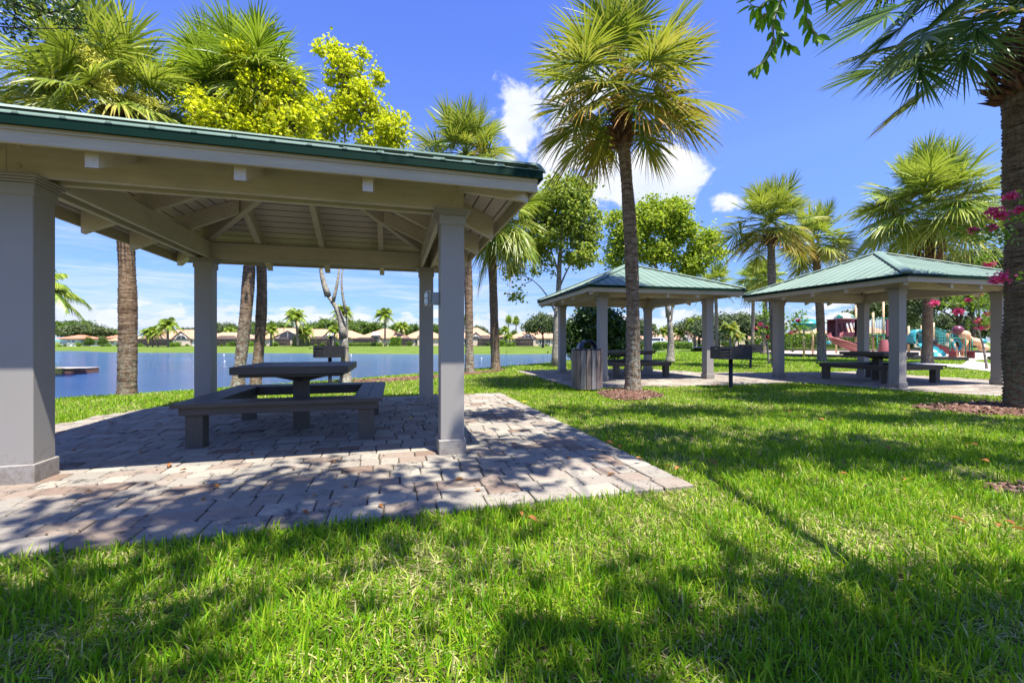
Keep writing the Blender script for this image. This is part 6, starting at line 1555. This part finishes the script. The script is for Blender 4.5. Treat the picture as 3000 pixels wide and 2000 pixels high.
# ------------------------------------------------------------------ small things
def build_small():
    # dock and reeds at the left
    wd = paint('dock_boards', (.42, .36, .28), .8, .15, 3, .6, grain=(2, 30, 30)); sd = paint('dock_side', (.17, .085, .055), .8, .2, 3, .6)
    r = thing('dock', 'low wooden dock floating at the left edge of the lake', 'dock', (-29.4, 27.6, -1)); b = MB()
    for k in range(26): b.box(-3.0 + k * .21, -2.80 + k * .21, -.55, .75, .30, .34)
    b.build('deck', wd, r); MB().box(-2.98, 2.43, -.5, .70, -.06, .298).build('float', sd, r)
    b = MB(); rng = np.random.default_rng(9); n = 900; P = np.stack([-31.6 + rng.random(n) * 4.2, 25.6 + rng.random(n) * 1.0, np.full(n, -1.02)], 1); h = .35 + .5 * rng.random(n); a = rng.normal(0, .12, (n, 2)); w = .012
    V = np.stack([P - [w, 0, 0], P + [w, 0, 0], P + np.stack([a[:, 0] * h, a[:, 1] * h, h], 1)], 1).reshape(-1, 3); b.add(V, np.arange(n * 3).reshape(-1, 3)); b.build('reeds', M['seedhead'], kind='stuff')
    # shoreline grasses on the far bank
    # buoys
    m = paint('white_buoy', (.8, .8, .8), .4, .03, 3, .02)
    for (u, v, lb) in ((656.5, 1040, 'farther small white buoy right of the second column'), (658.6, 1058, 'nearer small white buoy right of the second column'), (1029, 1040, 'small white buoy just right of the multi stemmed tree'), (1411, 1050, 'small white buoy between lichen palm and brown palm')):
        Y = FP * 2 / (v - V0); R = .0014 * Y; o = MB().lathe([(.01, -R), (R * .8, -R * .5), (R, 0), (R * .8, R * .6), (R * .3, R), (R * .25, R * 1.6), (.01, R * 1.7)], 12).build('buoy', m); o.location = ((u - CX) * Y / FP, Y, -.99); tag(o, lb, 'buoy', 'white buoys on the lake')
    # white van
    wh = paint('white_car_paint', (.75, .76, .78), .25, .02, 2, .01); X = (1925 - CX) * 92 / FP; r = thing('parked_van', 'white van parked on the drive behind the middle pavilion', 'van', (X, 92, 0), .1)
    pf = [(-2.4, .4), (-2.45, 1.0), (-2.3, 1.75), (-1.9, 1.98), (.9, 1.98), (1.5, 1.35), (2.2, 1.15), (2.4, .95), (2.4, .4)]; V = [(x, -.9, z) for x, z in pf] + [(x, .9, z) for x, z in pf]; n = len(pf)
    b = MB().add(V, [tuple(range(n)), tuple(range(2 * n - 1, n - 1, -1))] + [(i, i + n, (i + 1) % n + n, (i + 1) % n) for i in range(n)]); b.build('body', wh, r)
    b = MB().add([(1.0, -.91, 1.25), (.5, -.91, 1.25), (.5, -.91, 1.75), (.85, -.91, 1.75)], [(0, 1, 2, 3)]).add([(.3, -.91, 1.25), (-1.9, -.91, 1.25), (-1.8, -.91, 1.75), (.3, -.91, 1.75)], [(0, 1, 2, 3)]); b.build('window', HM['glass'], r)
    for x in (-1.5, 1.6):
        b = MB().lathe([(.18, -.1), (.34, -.1), (.34, .1), (.18, .1)], 18); V_ = b.V[0].copy(); b.V[0] = np.stack([V_[:, 0] + x, V_[:, 2] - .88, V_[:, 1] + .34], 1); b.build('wheel', M['black_iron'], r)
    # mailbox
    r = thing('mailbox', 'white mailbox post at the right end of the low curved hedge', 'mailbox', ((2021 - CX) * 66 / FP, 66, 0)); MB().box(-.09, .09, -.09, .09, -.02, .95, c=.01).build('post', wh, r); MB().box(-.2, .2, -.3, .3, .955, 1.25, c=.06).build('box', wh, r)
    # house flag
    Y = 117.0; r = thing('house_flag', 'small red striped flag hanging by the porch right of the forked tree', 'flag', ((2012 - CX) * Y / FP, Y, 2.6)); MB().bar((0, .6, -.1), (0, -.8, .9), .05, .05).build('pole', HM['white'], r)
    b = MB(); fl = paint('flag_cloth', (.62, .42, .42), .8, .3, 6, .1); b.add([(-.0, -.8, .85), (.5, -.75, .2), (.45, -.7, -1.1), (-.05, -.7, -.9)], [(0, 1, 2, 3)]); b.build('cloth', fl, r)
    # fallen leaves
    lm = leafmat('dry_leaf', [(.1, (.16, .05, .02)), (.5, (.32, .13, .04)), (.9, (.55, .35, .08))], (.4, .2, .03), .25, .6, clump=9); ly = leafmat('yellow_leaf', [(.1, (.55, .38, .03)), (.9, (.7, .5, .06))], (.6, .5, .03), .25, .6)
    rng = np.random.default_rng(14)

    def leaf_obj(mat, seed, L_=.075, w=.032):
        q = np.random.default_rng(seed); b = MB(); V = []; cv = q.uniform(.05, .2); tw = q.normal(0, .3)
        for i, (s, k) in enumerate(((0, .05), (.2, .7), (.45, 1), (.75, .75), (1, .02))):
            x = s * L_; z = .004 + cv * .03 * math.sin(s * PI); V += [(x, -w * k / 2, z + .012 * k * (1 + tw)), (x, 0, z), (x, w * k / 2, z + .012 * k * (1 - tw))]
        b.add(V, [(3 * i + j, 3 * i + j + 1, 3 * i + 4 + j, 3 * i + 3 + j) for i in range(4) for j in range(2)], 0, True); b.tube([(-.02, 0, .005), (0, 0, .004)], .0012, 4); o = b.build('fallen_leaf', mat); return o
    spots = [(495, 1370), (640, 1432), (545, 1378), (700, 1397), (885, 1500), (930, 1452), (1200, 1228), (1435, 1200), (1410, 1437), (1670, 1345), (1780, 1395), (1945, 1368), (985, 1356), (862, 1373), (1290, 1300), (740, 1335), (410, 1330), (170, 1302), (225, 1320), (860, 1250),
             (1120, 1490), (1500, 1300), (1300, 1190), (1080, 1195), (480, 1288), (620, 1262), (470, 1240), (330, 1240), (1020, 1430), (250, 1440), (430, 1420), (1360, 1405), (1740, 1365), (600, 1460)]
    AN = ([(200, 1390, 'near left column foot'), (560, 1310, 'left front bench leg'), (890, 1260, 'table post'), (1090, 1290, 'right front bench leg'), (1330, 1330, 'near right column foot'), (1000, 1450, 'middle of the patio front edge'), (450, 1440, 'left part of the patio front edge'), (1750, 1380, 'right corner of the patio'), (1220, 1200, 'far right column foot'), (1480, 1280, 'right side of the patio'), (700, 1380, 'sunlit strip before the table'), (400, 1240, 'back left patio edge')],
          [(1850, 1330, 'patio right edge'), (2050, 1370, 'patio front right corner'), (1540, 1510, 'lawn before the patio front edge'), (2400, 1230, 'shaded lawn below the grill'), (2600, 1310, 'middle of the right lawn'), (2860, 1320, 'lawn left of the bare patch'), (2940, 1540, 'lawn just below the bare patch'), (2550, 1400, 'lower right lawn'), (1600, 1180, 'grass by the patio far corner'), (2780, 1520, 'bottom right lawn')]); ct = {}
    A_ = leaf_obj(lm, 1); B_ = leaf_obj(lm, 2, .06, .03); C_ = leaf_obj(ly, 3, .07, .03); first = [1, 1, 1]
    ext = [(1810, 1310), (1795, 1302), (1880, 1345), (1990, 1375), (2080, 1352), (2415, 1234), (2560, 1322), (2840, 1306), (2865, 1308), (2595, 1315), (2875, 1352), (2310, 1208), (2690, 1280), (1530, 1510), (1545, 1520), (2940, 1530), (2960, 1545), (2920, 1540), (2645, 1400), (2460, 1390), (2780, 1520), (1530, 1178), (1720, 1208)]
    for i, (u, v) in enumerate(sorted(spots) + sorted(ext)):
        on = i < len(spots); p = G(u, v, 0 if on else .035); k = 2 if (u, v) in ((1200, 1228), (1530, 1178), (2840, 1306), (2560, 1322)) else i % 2; o = (A_, B_, C_)[k]; z = .004 if on else .03 + .02 * rng.random()
        nm = min(AN[0 if on else 1], key=lambda h: math.hypot(h[0] - u, h[1] - v))[2]; ct[nm] = ct.get(nm, 0) + 1; lb = '%s %s fallen leaf near the %s' % (('first', 'second', 'third', 'fourth', 'fifth', 'sixth', 'seventh', 'eighth')[ct[nm] - 1], 'yellow' if k == 2 else 'brown', nm); s = .55 + .5 * rng.random() + (0 if on else .2)
        if not first[k]: o = o.copy(); COL.objects.link(o)
        first[k] = 0; o.location = (p[0], p[1], z); o.rotation_euler = (rng.normal(0, .15), rng.normal(0, .15), rng.random() * 6.28); o.scale = (s, s, s); tag(o, lb, 'leaf', 'fallen leaves on the paving' if on else 'fallen leaves in the grass')


build_ground()
build_patios()
build_pavilions()
build_bin()
build_grills()
build_palms()
build_vines()
build_shade_trees()
build_trees()
build_houses()
build_far_green()
build_playground()
build_small()
build_grass()
